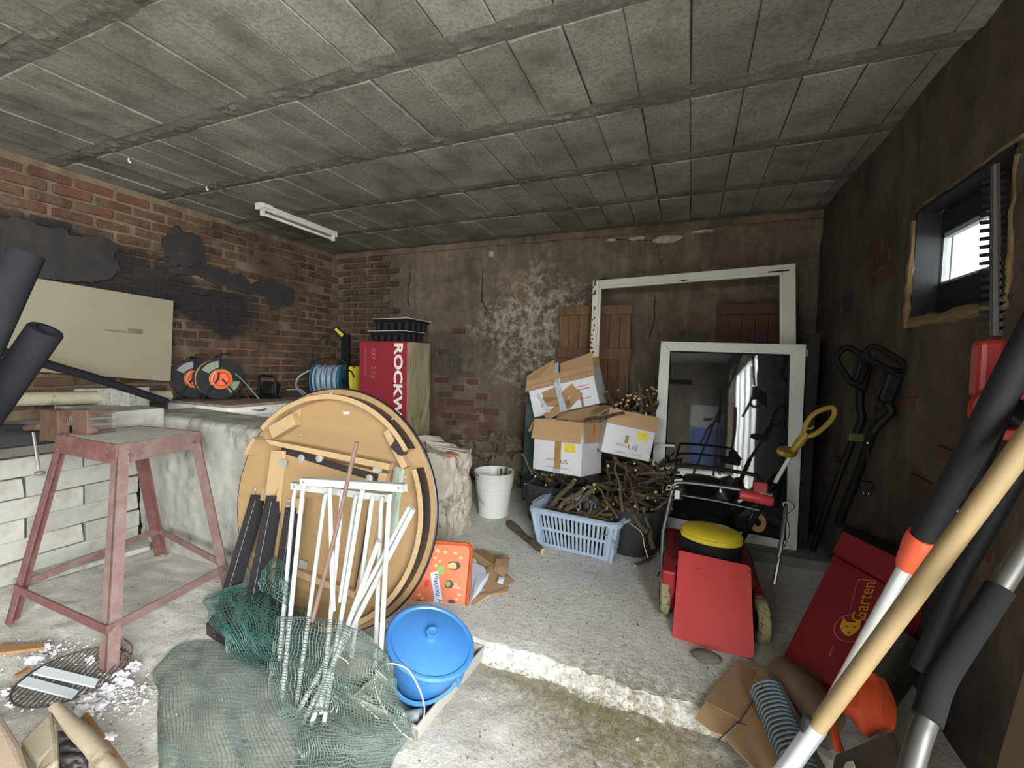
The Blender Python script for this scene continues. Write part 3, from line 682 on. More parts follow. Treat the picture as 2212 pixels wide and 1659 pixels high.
# corner blocks at the breaks of the ring
def tbox(name, c, s, ang, m, z0=0, bev=.003):
    M = TM @ T(c[0], c[1], z0) @ rz(radians(ang)); return part(name, MB(M).box((-s[0] / 2, -s[1] / 2, 0), (s[0] / 2, s[1] / 2, s[2])), m, t, bevel=bev)
def lp(u, v, off=0): q = TM.inverted() @ on(u, v, TM, off); return q
for (u1, v1, u2, v2, wd) in ((838, 930, 878, 1010, .035), (640, 905, 590, 935, .07)):
    a = lp(u1, v1, .03); b = lp(u2, v2, .03); c = (a + b) / 2
    tbox('corner_block', (c.x, c.y), ((b - a).length, wd, .05), math.degrees(atan2(b.y - a.y, b.x - a.x)), m_pine)
for (u, v, dx, dy) in ((630, 884, .07, .07),):
    a = lp(u, v, .03); tbox('glue_block', (a.x, a.y), (dx, dy, .004), -4, m_pine, .0)
for (u, v) in ((748, 892),):
    a = lp(u, v); tbox('paint_chip', (a.x, a.y), (.035, .012, .001), 0, m_white, .0, 0)
a = lp(862, 965, .06); tbox('dark_end', (a.x, a.y), (.07, .06, .06), -35, m_apron, .008)
for (u, v) in ((606, 915), (622, 904), (640, 893), (620, 926), (650, 940), (868, 985), (880, 1030), (884, 1060), (852, 905), (905, 1155), (902, 1195), (780, 870), (720, 850), (610, 925)):
    a = lp(u, v, .05); part('screw', MB(TM @ T(a.x, a.y, .068 if a.length > .5 else .052)).lathe([(0, .003), (.005, .002), (.005, 0)], 8), m_met, t)
# metal extension runner on the right
a, b = lp(860, 1010, .03), lp(838, 1190, .03)
d = (b - a); M = TM @ T(a.x, a.y, 0) @ rz(atan2(d.y, d.x))
part('runner', MB(M).box((0, -.022, 0), (d.length, .022, .008)).box((0, -.022, 0), (d.length, -.018, .03)).box((0, .004, 0), (d.length, .009, .03)), mat('green_grey_runner', (158, 166, 152), .4, metal=.4), t)
# ---- rectangular extension leaf standing in front of the underside
OFF = .085
def lq(u, v, o=OFF): return on(u, v, TM, o)
tl, tr, br, bl = lq(587, 955), lq(852, 1012), lq(796, 1300), lq(560, 1208)
LM = frame(bl, br, tl); LI = LM.inverted(); W_ = (br - bl).length; H_ = (tl - bl).length
t2 = thing('table_leaf', 'rectangular framed table leaf standing in front of the round table underside', 'table leaf', bl)
def lsl(name, c, m, z0, z1, bev=.002):
    """strip between leaf-plane pixel corners"""
    P = [LI @ on(u, v, LM, 0) for u, v in c]; mb = MB(LM).add([(p.x, p.y, z0) for p in P] + [(p.x, p.y, z1) for p in P], [(3, 2, 1, 0), (4, 5, 6, 7), (0, 1, 5, 4), (1, 2, 6, 5), (2, 3, 7, 6), (3, 0, 4, 7)])
    return part(name, mb, m, t2, bevel=bev)
lsl('back_panel', ((590, 972), (838, 1022), (786, 1282), (560, 1208)), m_under, -.02, .0)
lsl('inner_shadow_gap', ((610, 966), (822, 1026), (818, 1042), (608, 978)), m_apron, .0, .006)
lsl('top_rail', ((588, 948), (852, 1000), (850, 1014), (598, 960)), m_pine, .0, .045)
lsl('left_rail', ((590, 972), (620, 974), (600, 1200), (560, 1190)), m_pine, .0, .012)
lsl('right_rail', ((828, 1018), (844, 1022), (792, 1292), (774, 1288)), m_pine, .0, .035)
lsl('dark_edge', ((815, 1030), (826, 1032), (782, 1285), (772, 1284)), m_apron, .0, .03)
lsl('bottom_rail', ((560, 1192), (790, 1278), (788, 1292), (560, 1206)), m_pine, .0, .035)
for (u, v) in ((616, 1000), (820, 1012), (775, 1283), (660, 1218)):
    p = LI @ on(u, v, LM, 0); part('corner_plate', MB(LM @ T(p.x, p.y, .014)).box((-.025, -.02, 0), (.025, .02, .003)), m_met, t2)
for (u, v) in ((653, 990), (692, 990), (800, 1034)):
    p = LI @ on(u, v, LM, 0); part('cam_fitting', MB(LM @ T(p.x, p.y, .0)).lathe([(0, .012), (.02, .01), (.022, 0)], 12), m_met, t2)
# ---- black table legs
m_legblk = mat('black_leg_veneer', (28, 27, 30), .45, var=.2, scale=6, c2=(120, 116, 112), dirt=-.25, dscale=40)
for (a, b, wd, lab, yy) in (((566, 1052), (492, 1300), .062, 'black square table leg, farthest left of the three by the leaf', (1.62, 1.40)),
                        ((598, 1052), (548, 1310), .062, 'middle black square table leg with pale wooden top end', (1.56, 1.38)),
                        ((640, 1076), (600, 1330), .062, 'black square table leg speckled with white, nearest the white tubes', (1.50, 1.36))):
    A = at(*a, y=yy[0]); B = at(*b, y=yy[1]); dd = (B - A).normalized(); B = A + dd * ((ZL - A.z) / dd.z) * .995
    z = (A - B).normalized(); x = V((1, -.25, 0)); x = (x - z * x.dot(z)).normalized(); y = z.cross(x); M = Matrix((x, y, z)).transposed().to_4x4(); M.translation = B
    Ln = (A - B).length; h = wd / 2
    t3 = thing('loose_table_leg', lab, 'post', B)
    part('post', MB(M).box((-h, -h, 0), (h, h, Ln - .07)), m_legblk, t3, bevel=.003)
    part('end_block', MB(M).box((-h, -h * .2, Ln - .07), (h * .9, h, Ln)), m_pine, t3)
    part('mounting_plate', MB(M).box((-h, -h, Ln - .07), (h, -h * .2, Ln - .045)), m_apron, t3)
    for zz in (.015, .04):
        part('bolt', MB(M).tube([(-h - .0, -h * .5, Ln - zz), (-h - .025, -h * .5, Ln - zz)], .005, 6), m_met, t3)

# ---- white tube trestles leaning on the table
m_wtube = mat('white_tube', (162, 164, 160), .4, var=.04, scale=6, c2=(176, 172, 158), dirt=-.1, dscale=20)
def trestle(lab, bar, tubes, dep):
    o = thing('white_rack', lab, 'rack', at(*tubes[0][1], z=ZL))
    (u0, v0_), (u1, v1_) = bar; A = at(u0, v0_, y=dep); B = at(u1, v1_, y=dep + .02)
    M = frame(A, B, A + V((0, 0, 1))); Lb = (B - A).length
    part('top_channel', MB(M).box((0, -.028, 0), (Lb, 0, .003)).box((0, -.003, -.02), (Lb, 0, .003)).box((0, -.028, -.02), (.003, 0, .003)).box((Lb - .003, -.028, -.02), (Lb, 0, .003)), m_wtube, o)
    for xx in (.02, Lb - .02): part('rivet', MB(M).lathe([(.006, .003), (.004, .006), (0, .006)], 8, T(xx, -.014, 0)), m_steel, o)
    for (a, b, *ys) in tubes:
        y0, y1 = ys if ys else (dep, dep - .09)
        P = at(*a, y=y0); Q = at(*b, y=y1); dd = Q - P
        if Q.z < ZL + .01: Q = P + dd * ((ZL + .008 - P.z) / dd.z)
        part('tube', MB().tube([P, P + (Q - P) * .04 + V((0, -.004, 0)), Q], .0085, 10), m_wtube, o, smooth=True)
    return o
trestle('white tubular rack with the long flat top channel, nearest the camera', ((648, 1032), (872, 1046)),
        (((657, 1048), (610, 1505)), ((714, 1055), (720, 1320), 1.20, 1.12), ((742, 1058), (694, 1540)), ((784, 1058), (700, 1560)), ((843, 1068), (822, 1425))), 1.21)
trestle('white tubular rack behind the first one, its channel lower on the left', ((628, 1042), (840, 1068)),
        (((638, 1058), (604, 1425)), ((705, 1065), (640, 1530)), ((770, 1070), (735, 1300)), ((806, 1072), (760, 1420)), ((826, 1074), (810, 1440))), 1.27)
o = thing('white_rod_bundle', 'bundle of loose white tubes slanting across the racks to the right', 'tubes', at(660, 1560, z=ZL))
for (a, b, y0, y1) in (((893, 1100), (655, 1560), 1.24, 1.12), ((886, 1094), (640, 1545), 1.25, 1.13), ((818, 1170), (672, 1565), 1.19, 1.11)):
    P = at(*a, y=y0); Q = at(*b, y=y1); dd = Q - P; Q = P + dd * ((ZL + .01 - P.z) / dd.z) if Q.z < ZL + .01 else Q
    part('tube', MB().tube([P, Q], .0095, 10), m_wtube, o, smooth=True)
A = at(771, 955, y=1.13); B = at(676, 1335, y=1.04); dd = B - A
solo('rusty_rod', 'rusty brown iron rod leaning across the white racks', 'rod', MB().tube([A, A + dd * .12, A + dd * .5 + V((.006, 0, 0)), B + dd * .02], .0075, 8), mat('rusty_iron', (92, 72, 62), .8, var=.25, scale=30, bmp=.4), smooth=True)
# ================================================================ BENCH TOP ITEMS
BZ = .915
m_orange = mat('orange_cable', (168, 84, 48), .5, var=.12, scale=30)
m_orange2 = mat('amber_cable', (180, 128, 60), .5, var=.12, scale=30)
m_orhub = mat('orange_hub', (204, 84, 48), .45, var=.1)
m_lab = mat('pale_label', (112, 122, 100), .6, c2=(120, 128, 108), dirt=.2, dscale=30)
m_lab2 = mat('grey_label', (120, 122, 126), .6, c2=(120, 122, 130), dirt=.2, dscale=30)
def axisM(c, ax, up=V((0, 0, 1))):
    z = ax.normalized(); x = up.cross(z).normalized(); y = z.cross(x); M = Matrix((x, y, z)).transposed().to_4x4(); M.translation = c; return M
def reel(c, ax, r, wd, lab, mc, mh, ml, name='cable_reel', cat='cable reel', flange=m_black, gap=0):
    M = axisM(c, ax); o = thing(name, lab, cat, V((c.x, c.y, BZ)))
    part('front_flange', MB(M).lathe([(r * .40, wd * .5), (r, wd * .5), (r, wd * .5 - .006), (r * .40, wd * .5 - .006)], 40), flange, o, smooth=True)
    part('back_flange', MB(M).lathe([(0, -wd * .5), (r, -wd * .5), (r, -wd * .5 + .006), (0, -wd * .5 + .006)], 40), flange, o, smooth=True)
    mb = MB(M)
    for k in range(7):
        zz = -wd * .42 + wd * .84 * k / 6; mb.torus(r * (.86 + .05 * (k % 2)), wd * .075, 40, 6, T(R.uniform(-.002, .002), 0, zz))
    part('wound_cable', mb, mc, o, smooth=True, kind='stuff')
    part('drum', MB(M).lathe([(r * .78, -wd * .5), (r * .78, wd * .5)], 32), flange, o, smooth=True)
    part('hub', MB(M).lathe([(r * .42, wd * .5 + .002), (r * .44, wd * .5 + .03), (r * .36, wd * .5 + .032), (r * .32, wd * .5 + .0), (0, wd * .5 - .002)], 24), mh, o, smooth=True)
    part('inner_coil', MB(M).torus(r * .45, .006, 28, 6, T(0, 0, wd * .5 + .008)).torus(r * .47, .006, 28, 6, T(0, 0, wd * .5 + .018)), mc, o, smooth=True, kind='stuff')
    mb = MB(M).lathe([(r * .55, wd * .5 + .002), (r * .9, wd * .5 + .002)], 10, a0=radians(95), a1=radians(150)); part('label', mb, ml, o)
    mb = MB(M).lathe([(r * .55, wd * .5 + .002), (r * .85, wd * .5 + .002)], 10, a0=radians(-60), a1=radians(-10)); part('label', mb, m_lab, o)
    dx = M.to_3x3().col[0]; dz = V((0, 0, 1)); base = V((c.x, c.y, BZ + .008))
    for s in (-1, 1):
        e = ax.normalized() * (wd * .5 + .02) * s
        part('stand_tube', MB().tube([base + e - dx * r * .8, c + e - dx * .02 - dz * 0, c + e + dz * r * 1.12, c + e + dz * r * 1.12 + dx * .01], .006, 8), m_black, o, smooth=True)
        part('foot', MB().tube([base + e - dx * r * .85, base + e + dx * r * .85], .007, 8), m_black, o, smooth=True)
        part('strut', MB().tube([base + e + dx * r * .8, c + e + dx * .01], .006, 8), m_black, o, smooth=True)
    e = ax.normalized() * (wd * .5 + .02)
    part('carry_handle', MB().tube([c - e + dz * r * 1.12, c + e + dz * r * 1.12], .008, 8), m_black, o, smooth=True)
    part('crank', MB().tube([c + e + dz * r * .95, c + e + dz * r * 1.25, c + e + dz * r * 1.28 + dx * .08], .006, 8), m_black, o, smooth=True)
    return o
ax = V((.93, -.36, .0))
cF = at(472, 826, y=2.42); cB = at(408, 822, y=2.36)
rr = cF.z - BZ - .012
reel(V((cF.x, cF.y, BZ + .178)), ax, .168, .13, 'front cable reel with amber cable and an orange hub on the bench', m_orange2, m_orhub, m_lab)
reel(V((cB.x + .06, cB.y, BZ + .172)), ax + V((.0, 0.05, 0)), .162, .11, 'rear cable reel with red-orange cable, half behind the amber one', m_orange, m_orange, m_lab2)
# black power tool case between reels and hose
P = at(575, 830, y=2.75)
t = thing('power_tool', 'black power tool with a square tubular frame between the two reel groups', 'tool', V((P.x, P.y, BZ)))
c = V((P.x, P.y, BZ))
part('frame_tube', MB().tube([c + V((-.12, .02, .02)), c + V((-.12, .02, .17)), c + V((-.10, .02, .2)), c + V((.10, .0, .2)), c + V((.12, 0, .17)), c + V((.12, 0, .02))], .011, 8), m_black, t, smooth=True)
part('body', MB(T(c) @ Matrix.Rotation(-.35, 4, 'X')).box((-.085, -.03, .03), (.085, .05, .15)), m_black, t, bevel=.02)
for s in (-1, 0, 1): part('rib', MB(T(c) @ Matrix.Rotation(-.35, 4, 'X')).box((s * .045 - .006, -.036, .05), (s * .045 + .006, -.03, .13)), m_black, t)
part('base', MB().box(c + V((-.13, -.08, .0)), c + V((.13, .05, .018))), m_black, t, bevel=.004)
mb = []
for k, (c0, c1) in enumerate((((500, 800), (560, 862)), ((508, 812), (540, 868)), ((620, 842), (660, 850)), ((520, 858), (640, 856)))):
    a = at(*c0, y=2.5 + .1 * (k % 2)); b = at(*c1, y=2.5); a.z = max(a.z, BZ + .006); b.z = max(b.z, BZ + .006); m_ = (a + b) / 2 + V((R.uniform(-.05, .05), 0, R.uniform(.0, .03)))
    solo('jumper_cable', ('grey looped lead hanging beside the amber cable reel', 'dark red lead lying by the foot of the amber cable reel', 'pale lead end lying right of the black tool', 'black lead trailing along the bench edge')[k], 'cable', MB().tube(catmull([a, m_, b], 8), .005, 6), (m_lab2, mat('red_lead', (110, 34, 40), .5), m_lab2, m_black)[k], smooth=True)
# blue hose reel
P = at(712, 803, y=3.12); c = V((P.x, P.y, BZ + .165)); hx = V((.82, .42, 0)).normalized(); M = axisM(c, hx); r = .158; wd = .26
m_blue_p = mat('teal_blue_plastic', (40, 96, 118), .4, var=.1)
m_hose = mat('grey_hose', (122, 136, 146), .5, var=.1, scale=30)
t = thing('hose_reel', 'teal blue hose reel wound with grey hose on a black stand', 'hose reel', V((P.x, P.y, BZ)))
for s in (-1, 1): part('flange', MB(M).lathe([(.03, s * wd / 2), (r * .7, s * (wd / 2 + .006)), (r, s * wd / 2), (r, s * (wd / 2 - .01)), (.03, s * (wd / 2 - .01))], 36), m_blue_p, t, smooth=True)
pts = []
for k in range(9 * 30):
    a = 2 * pi * k / 30; zz = -wd * .42 + wd * .84 * (k / 270) + .006 * sin(a * 1.5); rr_ = r * .86 + .006 * sin(a * .37)
    pts.append(M @ V((rr_ * cos(a), rr_ * sin(a), zz)))
part('wound_hose', MB().tube(pts, .0115, 7), m_hose, t, smooth=True)
part('drum', MB(M).lathe([(r * .74, -wd / 2), (r * .74, wd / 2)], 30), m_blue_p, t, smooth=True)
dx = M.to_3x3().col[0]
for s in (-1, 1):
    e = hx * s * (wd / 2 + .025)
    part('side_stand', MB().tube([V((c.x, c.y, BZ + .01)) + e - dx * .13, c + e - dx * .02, c + e + V((0, 0, .17))], .013, 8), m_black, t, smooth=True)
    part('side_stand', MB().tube([V((c.x, c.y, BZ + .01)) + e + dx * .13, c + e + dx * .02, c + e + V((0, 0, .17))], .013, 8), m_black, t, smooth=True)
part('top_handle', MB().tube([c - hx * .155 + V((0, 0, .17)), c - hx * .1 + V((0, 0, .2)), c + hx * .1 + V((0, 0, .2)), c + hx * .155 + V((0, 0, .17))], .012, 8), m_black, t, smooth=True)
solo('hose_end', 'loose grey hose end looping down left of the blue reel', 'hose', MB().tube(catmull([at(668, 800, y=3.0), at(645, 815, y=2.95), at(640, 835, y=2.9), at(655, 852, y=2.86)], 8), .0085, 8), m_hose, smooth=True)
# spray lance with black hose and yellow gun, standing by the hose reel
m_yel = mat('yellow_plastic', (196, 178, 60), .45, var=.1)
t = thing('pressure_washer', 'black and yellow pressure washer behind the red pack at the bench end', 'pressure washer', at(752, 800, y=3.3) * 1)
WM[t] = T(V((at(752, 800, y=3.3).x, 3.3, BZ))); t.matrix_world = WM[t]
c = at(752, 800, y=3.3)
part('body', MB().box((c.x - .06, 3.26, BZ), (c.x + .07, 3.4, 1.22)), m_yel, t, bevel=.02)
part('column', MB().slab([at(735, 838, y=3.25), at(752, 838, y=3.25), at(750, 722, y=3.25), at(737, 722, y=3.25)], .05), m_black, t, bevel=.004)
part('gun', MB().slab([at(718, 712, y=3.24), at(724, 706, y=3.24), at(745, 724, y=3.24), at(740, 732, y=3.24)], .04), m_black, t, bevel=.005)
part('gun_trim', MB().slab([at(722, 712, y=3.235), at(726, 708, y=3.235), at(742, 722, y=3.235), at(738, 728, y=3.235)], .006), m_yel, t)
for k in range(3): part('coiled_lead', MB().tube(catmull([at(742, 775 + k * 14, y=3.24), at(757, 765 + k * 18, y=3.22), at(766, 775 + k * 20, y=3.24)], 6), .006, 6), m_black, t, smooth=True)
solo('black_hose', 'thin black hose arching up from the blue reel to the spray gun', 'hose', MB().tube(catmull([at(672, 790, y=3.05), at(680, 750, y=3.1), at(700, 728, y=3.15), at(722, 722, y=3.2), at(738, 732, y=3.235)], 8), .0065, 8), m_black, smooth=True)

# ---- red pack of insulation boards with the black trays on top
BLp, BRp, SRp = at(770, 985, y=3.16), at(872, 985, y=3.14), at(928, 985, y=3.52)
A = at(775, 738, y=3.16); B = at(882, 736, y=3.14); ztop = 1.46
a = V((A.x, 3.16, 0)); b = V((B.x, 3.14, 0)); d = V((at(929, 748, y=3.5).x, 3.5, 0)) - b; 
t = thing('insulation_pack', 'tall red pack of insulation boards with large white lettering down its face', 'insulation pack', a)
q0 = [a, b, b + d, a + d]
m_redp = mat('red_film', (136, 40, 50), .35, var=.06, scale=3)
m_wool = mat('mineral_wool', (140, 132, 100), .95, var=.25, scale=9, stretch=(1, 1, .3), c2=(86, 78, 56), dirt=.15, dscale=14, bmp=.9, bscale=70)
part('film_wrap', MB().hexa(q0, [p + V((0, 0, ztop)) for p in q0]), m_redp, t, bevel=.018, seg=3)
n_ = (b - a).cross(V((0, 0, 1))).normalized(); s_ = d.normalized()
MR = frame(b + V((.0, .0, 0)), b + d, b + V((0, 0, 1)))
def woolf(u, v):
    x = u * d.length; z = v * (ztop - .012) + .004
    return MR @ V((x, z, .006 + .008 * sin(pi * u) ** .3 + .006 * fb((x * 3, z * 1.2, 0), 5)))
part('wool_side', MB().grid(woolf, 20, 70), m_wool, t, smooth=True)
MFm = frame(a, b, a + V((0, 0, 1))); Wp = (b - a).length
m_wtxt = mat('white_print', (222, 218, 212), .5, var=.04); m_faint = mat('faint_print', (176, 110, 112), .5)
# lettering runs down the face: text frame x = down, y = right
TMt = MFm @ Matrix.Translation((Wp - .155, ztop - .02, 0)) @ rz(-pi / 2)
text('printed_lettering', 'ROCKWOOL', m_wtxt, TMt, 1.02, .10, t, .002, bold=.035)
text('printed_lettering', '037 · 2.75', m_faint, MFm @ Matrix.Translation((.155, ztop - .07, 0)) @ rz(-pi / 2), .27, .045, t, .002)
part('printed_rule', MB(MFm).box((.08, ztop - .33, .001), (.083, ztop - .06, .002)), m_faint, t)
m_tray = mat('tray_black', (20, 20, 22), .7, spec=.2)
def seedtray(c, w_, dd, h, lab, M):
    o = thing('seed_tray', lab, 'tray', M @ V(c)); Mx = M @ T(*c)
    part('rim', MB(Mx).box((-.012, -.012, h), (w_ + .012, 0, h + .006)).box((-.012, dd, h), (w_ + .012, dd + .012, h + .006)).box((-.012, 0, h), (0, dd, h + .006)).box((w_, 0, h), (w_ + .012, dd, h + .006)), mat('pale_rim', (170, 170, 162), .5), o)
    for i in range(5):
        for j in range(4):
            x = w_ * (i + .5) / 5; y = dd * (j + .5) / 4
            part('cell', MB(Mx).lathe([(.0, .004), (w_ / 14, 0), (w_ / 10.6, h * .98), (w_ / 11.5, h * .98), (w_ / 16, .006)], 10, T(x, y, 0)), m_tray, o, smooth=True)
    part('skirt', MB(Mx).box((0, 0, h - .035), (w_, .003, h)).box((0, dd - .003, h - .02), (w_, dd, h)).box((0, 0, h - .02), (.003, dd, h)).box((w_ - .003, 0, h - .02), (w_, dd, h)), m_tray, o)
ang = atan2((b - a).y, (b - a).x)
P1 = at(800, 738, y=3.2); P2 = at(812, 715, y=3.22)
seedtray((0, 0, 0), .40, .30, .085, 'lower black seed tray with a pale rim on top of the red pack', T(P1.x, 3.19, ztop + .003) @ rz(ang - .04))
seedtray((0, 0, 0), .42, .30, .10, 'upper black seed tray stacked on the other tray, its rim tilted', T(P2.x - .02, 3.2, ztop + .10) @ rz(ang - .06) @ Matrix.Rotation(-.03, 4, 'X'))

# ---- fluorescent lamp on the ceiling
A = at(560, 452, z=2.5); B = at(722, 512, z=2.5); M = frame(A, B, A + V((.3, .0, 0))); M = T(A) @ rz(atan2((B - A).y, (B - A).x)); Ln = (B - A).length
t = thing('strip_light', 'dusty white fluorescent strip light fixed under the ceiling', 'lamp', A)
part('housing', MB(M).box((0, -.03, .0), (Ln, .03, .05)), m_white_dirty, t, bevel=.004)
part('tube', MB(M).tube([(.03, -.012, -.03), (Ln - .03, -.012, -.03)], .013, 12), mat('dusty_tube', (216, 214, 204), .3), t, smooth=True)
for x in (0.012, Ln - .035): part('lamp_holder', MB(M).box((x, -.026, -.048), (x + .022, .01, .002)), m_white_dirty, t, bevel=.003)
part('end_cap', MB(M).box((-.012, -.032, -.002), (.0, .032, .05)), m_white_dirty, t); part('end_cap', MB(M).box((Ln, -.032, -.002), (Ln + .012, .032, .05)), m_white_dirty, t)
part('junction_box', MB(M).box((.0, -.05, .015), (.09, -.03, .05)), m_white_dirty, t, bevel=.004)

# ================================================================ MIDDLE
# orange serving tray leaning behind the blue tub
m_tro = mat('orange_tray', (206, 112, 76), .4, var=.05); m_trr = mat('orange_tray_rim', (196, 92, 52), .35)
bl_, br_ = at(862, 1332, z=ZL + .001), at(1010, 1345, z=ZL + .001)
tr_, tl_ = at(1012, 1172, y=br_.y + .13), at(868, 1166, y=bl_.y + .14)
M = frame(bl_, br_, tl_); MI = M.inverted(); W_ = (br_ - bl_).length * .99; H_ = .43
W_ = max((MI @ on(1018, 1250, M)).x, .3); H_ = (MI @ on(960, 1168, M)).y
def rrect(x0, y0, x1, y1, r, n=6):
    P = []
    for cx_, cy_, a0 in ((x1 - r, y1 - r, 0), (x0 + r, y1 - r, 90), (x0 + r, y0 + r, 180), (x1 - r, y0 + r, 270)):
        for k in range(n + 1): a = radians(a0 + 90 * k / n); P.append((cx_ + r * cos(a), cy_ + r * sin(a)))
    return P
t = thing('serving_tray', 'orange serving tray printed with snacks and a handwritten label', 'tray', bl_)
x0 = (MI @ on(855, 1250, M)).x
part('tray_base', MB(M).prism(rrect(x0, .004, W_, H_, .04), .004), m_tro, t)
o_ = rrect(x0, .0, W_, H_, .045); i_ = rrect(x0 + .022, .022, W_ - .022, H_ - .022, .03); n = len(o_)
mb = MB(M).add([(p[0], p[1], .003) for p in o_] + [(p[0] + (q[0] - p[0]) * .25, p[1] + (q[1] - p[1]) * .25, .026) for p, q in zip(o_, i_)] + [(p[0] + (q[0] - p[0]) * .5, p[1] + (q[1] - p[1]) * .5, .024) for p, q in zip(o_, i_)] + [(q[0], q[1], .0045) for q in i_],
               [(j * n + i, j * n + (i + 1) % n, (j + 1) * n + (i + 1) % n, (j + 1) * n + i) for j in range(3) for i in range(n)])
part('tray_rim', mb, m_trr, t, smooth=True)
def tp(u, v): return MI @ on(u, v, M, .005)
def blob(name, u, v, a, b, m, ang=0, z=.005, n=14, k=.15):
    p = tp(u, v); poly = [(p.x + (a * cos(w) * (1 + k * sin(3 * w + u))) * cos(ang) - b * sin(w) * sin(ang), p.y + a * cos(w) * sin(ang) + b * sin(w) * (1 + k * cos(2 * w)) * cos(ang)) for w in [2 * pi * i / n for i in range(n)]]
    part(name, MB(M).prism(poly, .0006, z0=z), m, t)
m_snack = mat('snack_print', (226, 172, 110), .5); m_dk = mat('dark_print', (74, 50, 48), .5); m_gr = mat('green_print', (120, 168, 78), .5); m_rd = mat('red_print', (206, 56, 54), .5); m_skin = mat('pink_print', (226, 150, 140), .5); m_lb = mat('pale_blue_label', (196, 200, 224), .6); m_ink = mat('blue_black_ink', (44, 44, 84), .6)
for (u, v, a, b) in ((945, 1190, .012, .01), (962, 1193, .011, .008), (984, 1195, .012, .008), (940, 1205, .009, .007), (995, 1205, .01, .008), (950, 1212, .008, .008), (985, 1262, .008, .008), (990, 1270, .01, .007), (992, 1285, .01, .008), (986, 1294, .009, .007), (942, 1222, .01, .008), (905, 1285, .012, .008), (912, 1292, .01, .008)): blob('printed_nut', u, v, a, b, m_snack)
for (u, v, a, b, m_) in ((981, 1222, .034, .026, m_dk), (978, 1222, .024, .018, m_snack), (970, 1262, .022, .024, m_dk), (968, 1262, .012, .016, m_gr), (984, 1268, .016, .01, m_skin), (952, 1232, .02, .026, m_gr), (922, 1260, .014, .022, m_rd), (975, 1300, .02, .012, m_dk), (905, 1300, .02, .014, m_dk)):
    blob('printed_picture', u, v, a, b, m_, z=.0052 + .0008 * (m_ is not m_dk))
a = tp(929, 1238); b = tp(943, 1330)
ML = M @ Matrix.Translation((a.x, a.y, .006)) @ rz(atan2(b.y - a.y, b.x - a.x)); LL = (b - a).length
part('paper_label', MB(ML).box((0, -.0, 0), (LL, .045, .0008)), m_lb, t)
text('handwritten_lettering', 'Plateau Apéro', m_ink, ML @ T(.012, .008, .001), LL * 1.05, .034, t, .0006)
for k in range(22):
    for yy in (.0, .043): part('stitch', MB(ML).box((k * LL / 22, yy, .001), (k * LL / 22 + .004, yy + .002, .0018)), m_ink, t)
# papers and torn cardboard on the slab
m_card = mat('brown_card', (158, 126, 92), .85, var=.08, scale=5); m_card2 = mat('card_inside', (178, 148, 112), .85, var=.06, scale=5)
m_paper = mat('white_paper', (220, 224, 236), .7, var=.03)
def sheet(name, lab, cat, pts, m, th=.002, lift=.01, seed=0, group=None, z=None):
    c = sum((V((p[0], p[1], 0)) for p in pts), V()) / len(pts)
    P = [at(u, v, z=(z if z is not None else .004)) for u, v in pts]
    P = [p + V((0, 0, lift * abs(nn((p.x * 5, p.y * 5, seed))) * 2)) for p in P]; n = len(P); cc = sum(P, V()) / n + V((0, 0, lift * .6))
    mb = MB().add(P + [cc] + [p - V((0, 0, th)) for p in P], [(i, (i + 1) % n, n) for i in range(n)] + [tuple(range(n + 1, 2 * n + 1))] + [(i, (i + 1) % n, n + 1 + (i + 1) % n, n + 1 + i) for i in range(n)])
    return solo(name, lab, cat, mb, m, group)
sheet('torn_cardboard', 'crumpled torn brown cardboard lying on the slab beside the orange tray', 'cardboard', ((1018, 1200), (1045, 1190), (1066, 1196), (1090, 1208), (1102, 1212), (1092, 1238), (1112, 1258), (1070, 1275), (1060, 1282), (1022, 1262), (1030, 1230)), m_card, lift=.03, seed=1)
sheet('torn_cardboard', 'small lighter torn cardboard piece on top of the crumpled one', 'cardboard', ((1072, 1210), (1100, 1208), (1098, 1236), (1084, 1246), (1066, 1232)), m_card2, lift=.01, seed=2, z=.035)
for k, (pts, lb) in enumerate(((((1016, 1200), (1030, 1212), (1028, 1250), (1016, 1290)), 'white paper sheet nearest the orange tray rim'), (((1020, 1215), (1045, 1225), (1050, 1236), (1030, 1270), (1018, 1298)), 'white paper sheet in the middle of the small pile'), (((1030, 1240), (1057, 1238), (1054, 1250), (1034, 1282), (1019, 1303)), 'white paper sheet topmost with a ragged right edge'))):
    sheet('paper_sheet', lb, 'paper', pts, m_paper, .001, .012, 5 + k, z=.03 + k * .012)
sheet('corrugated_strip', 'corrugated cardboard strips lying right of the blue tub lid', 'cardboard', ((1020, 1290), (1060, 1275), (1100, 1268), (1096, 1280), (1050, 1292), (1022, 1310)), m_card2, lift=.008, seed=4)
sheet('crumpled_tissue', 'small crumpled white paper scrap on the torn cardboard', 'paper', ((1078, 1246), (1090, 1250), (1086, 1262), (1074, 1258)), m_paper, lift=.01, seed=9, z=.03)

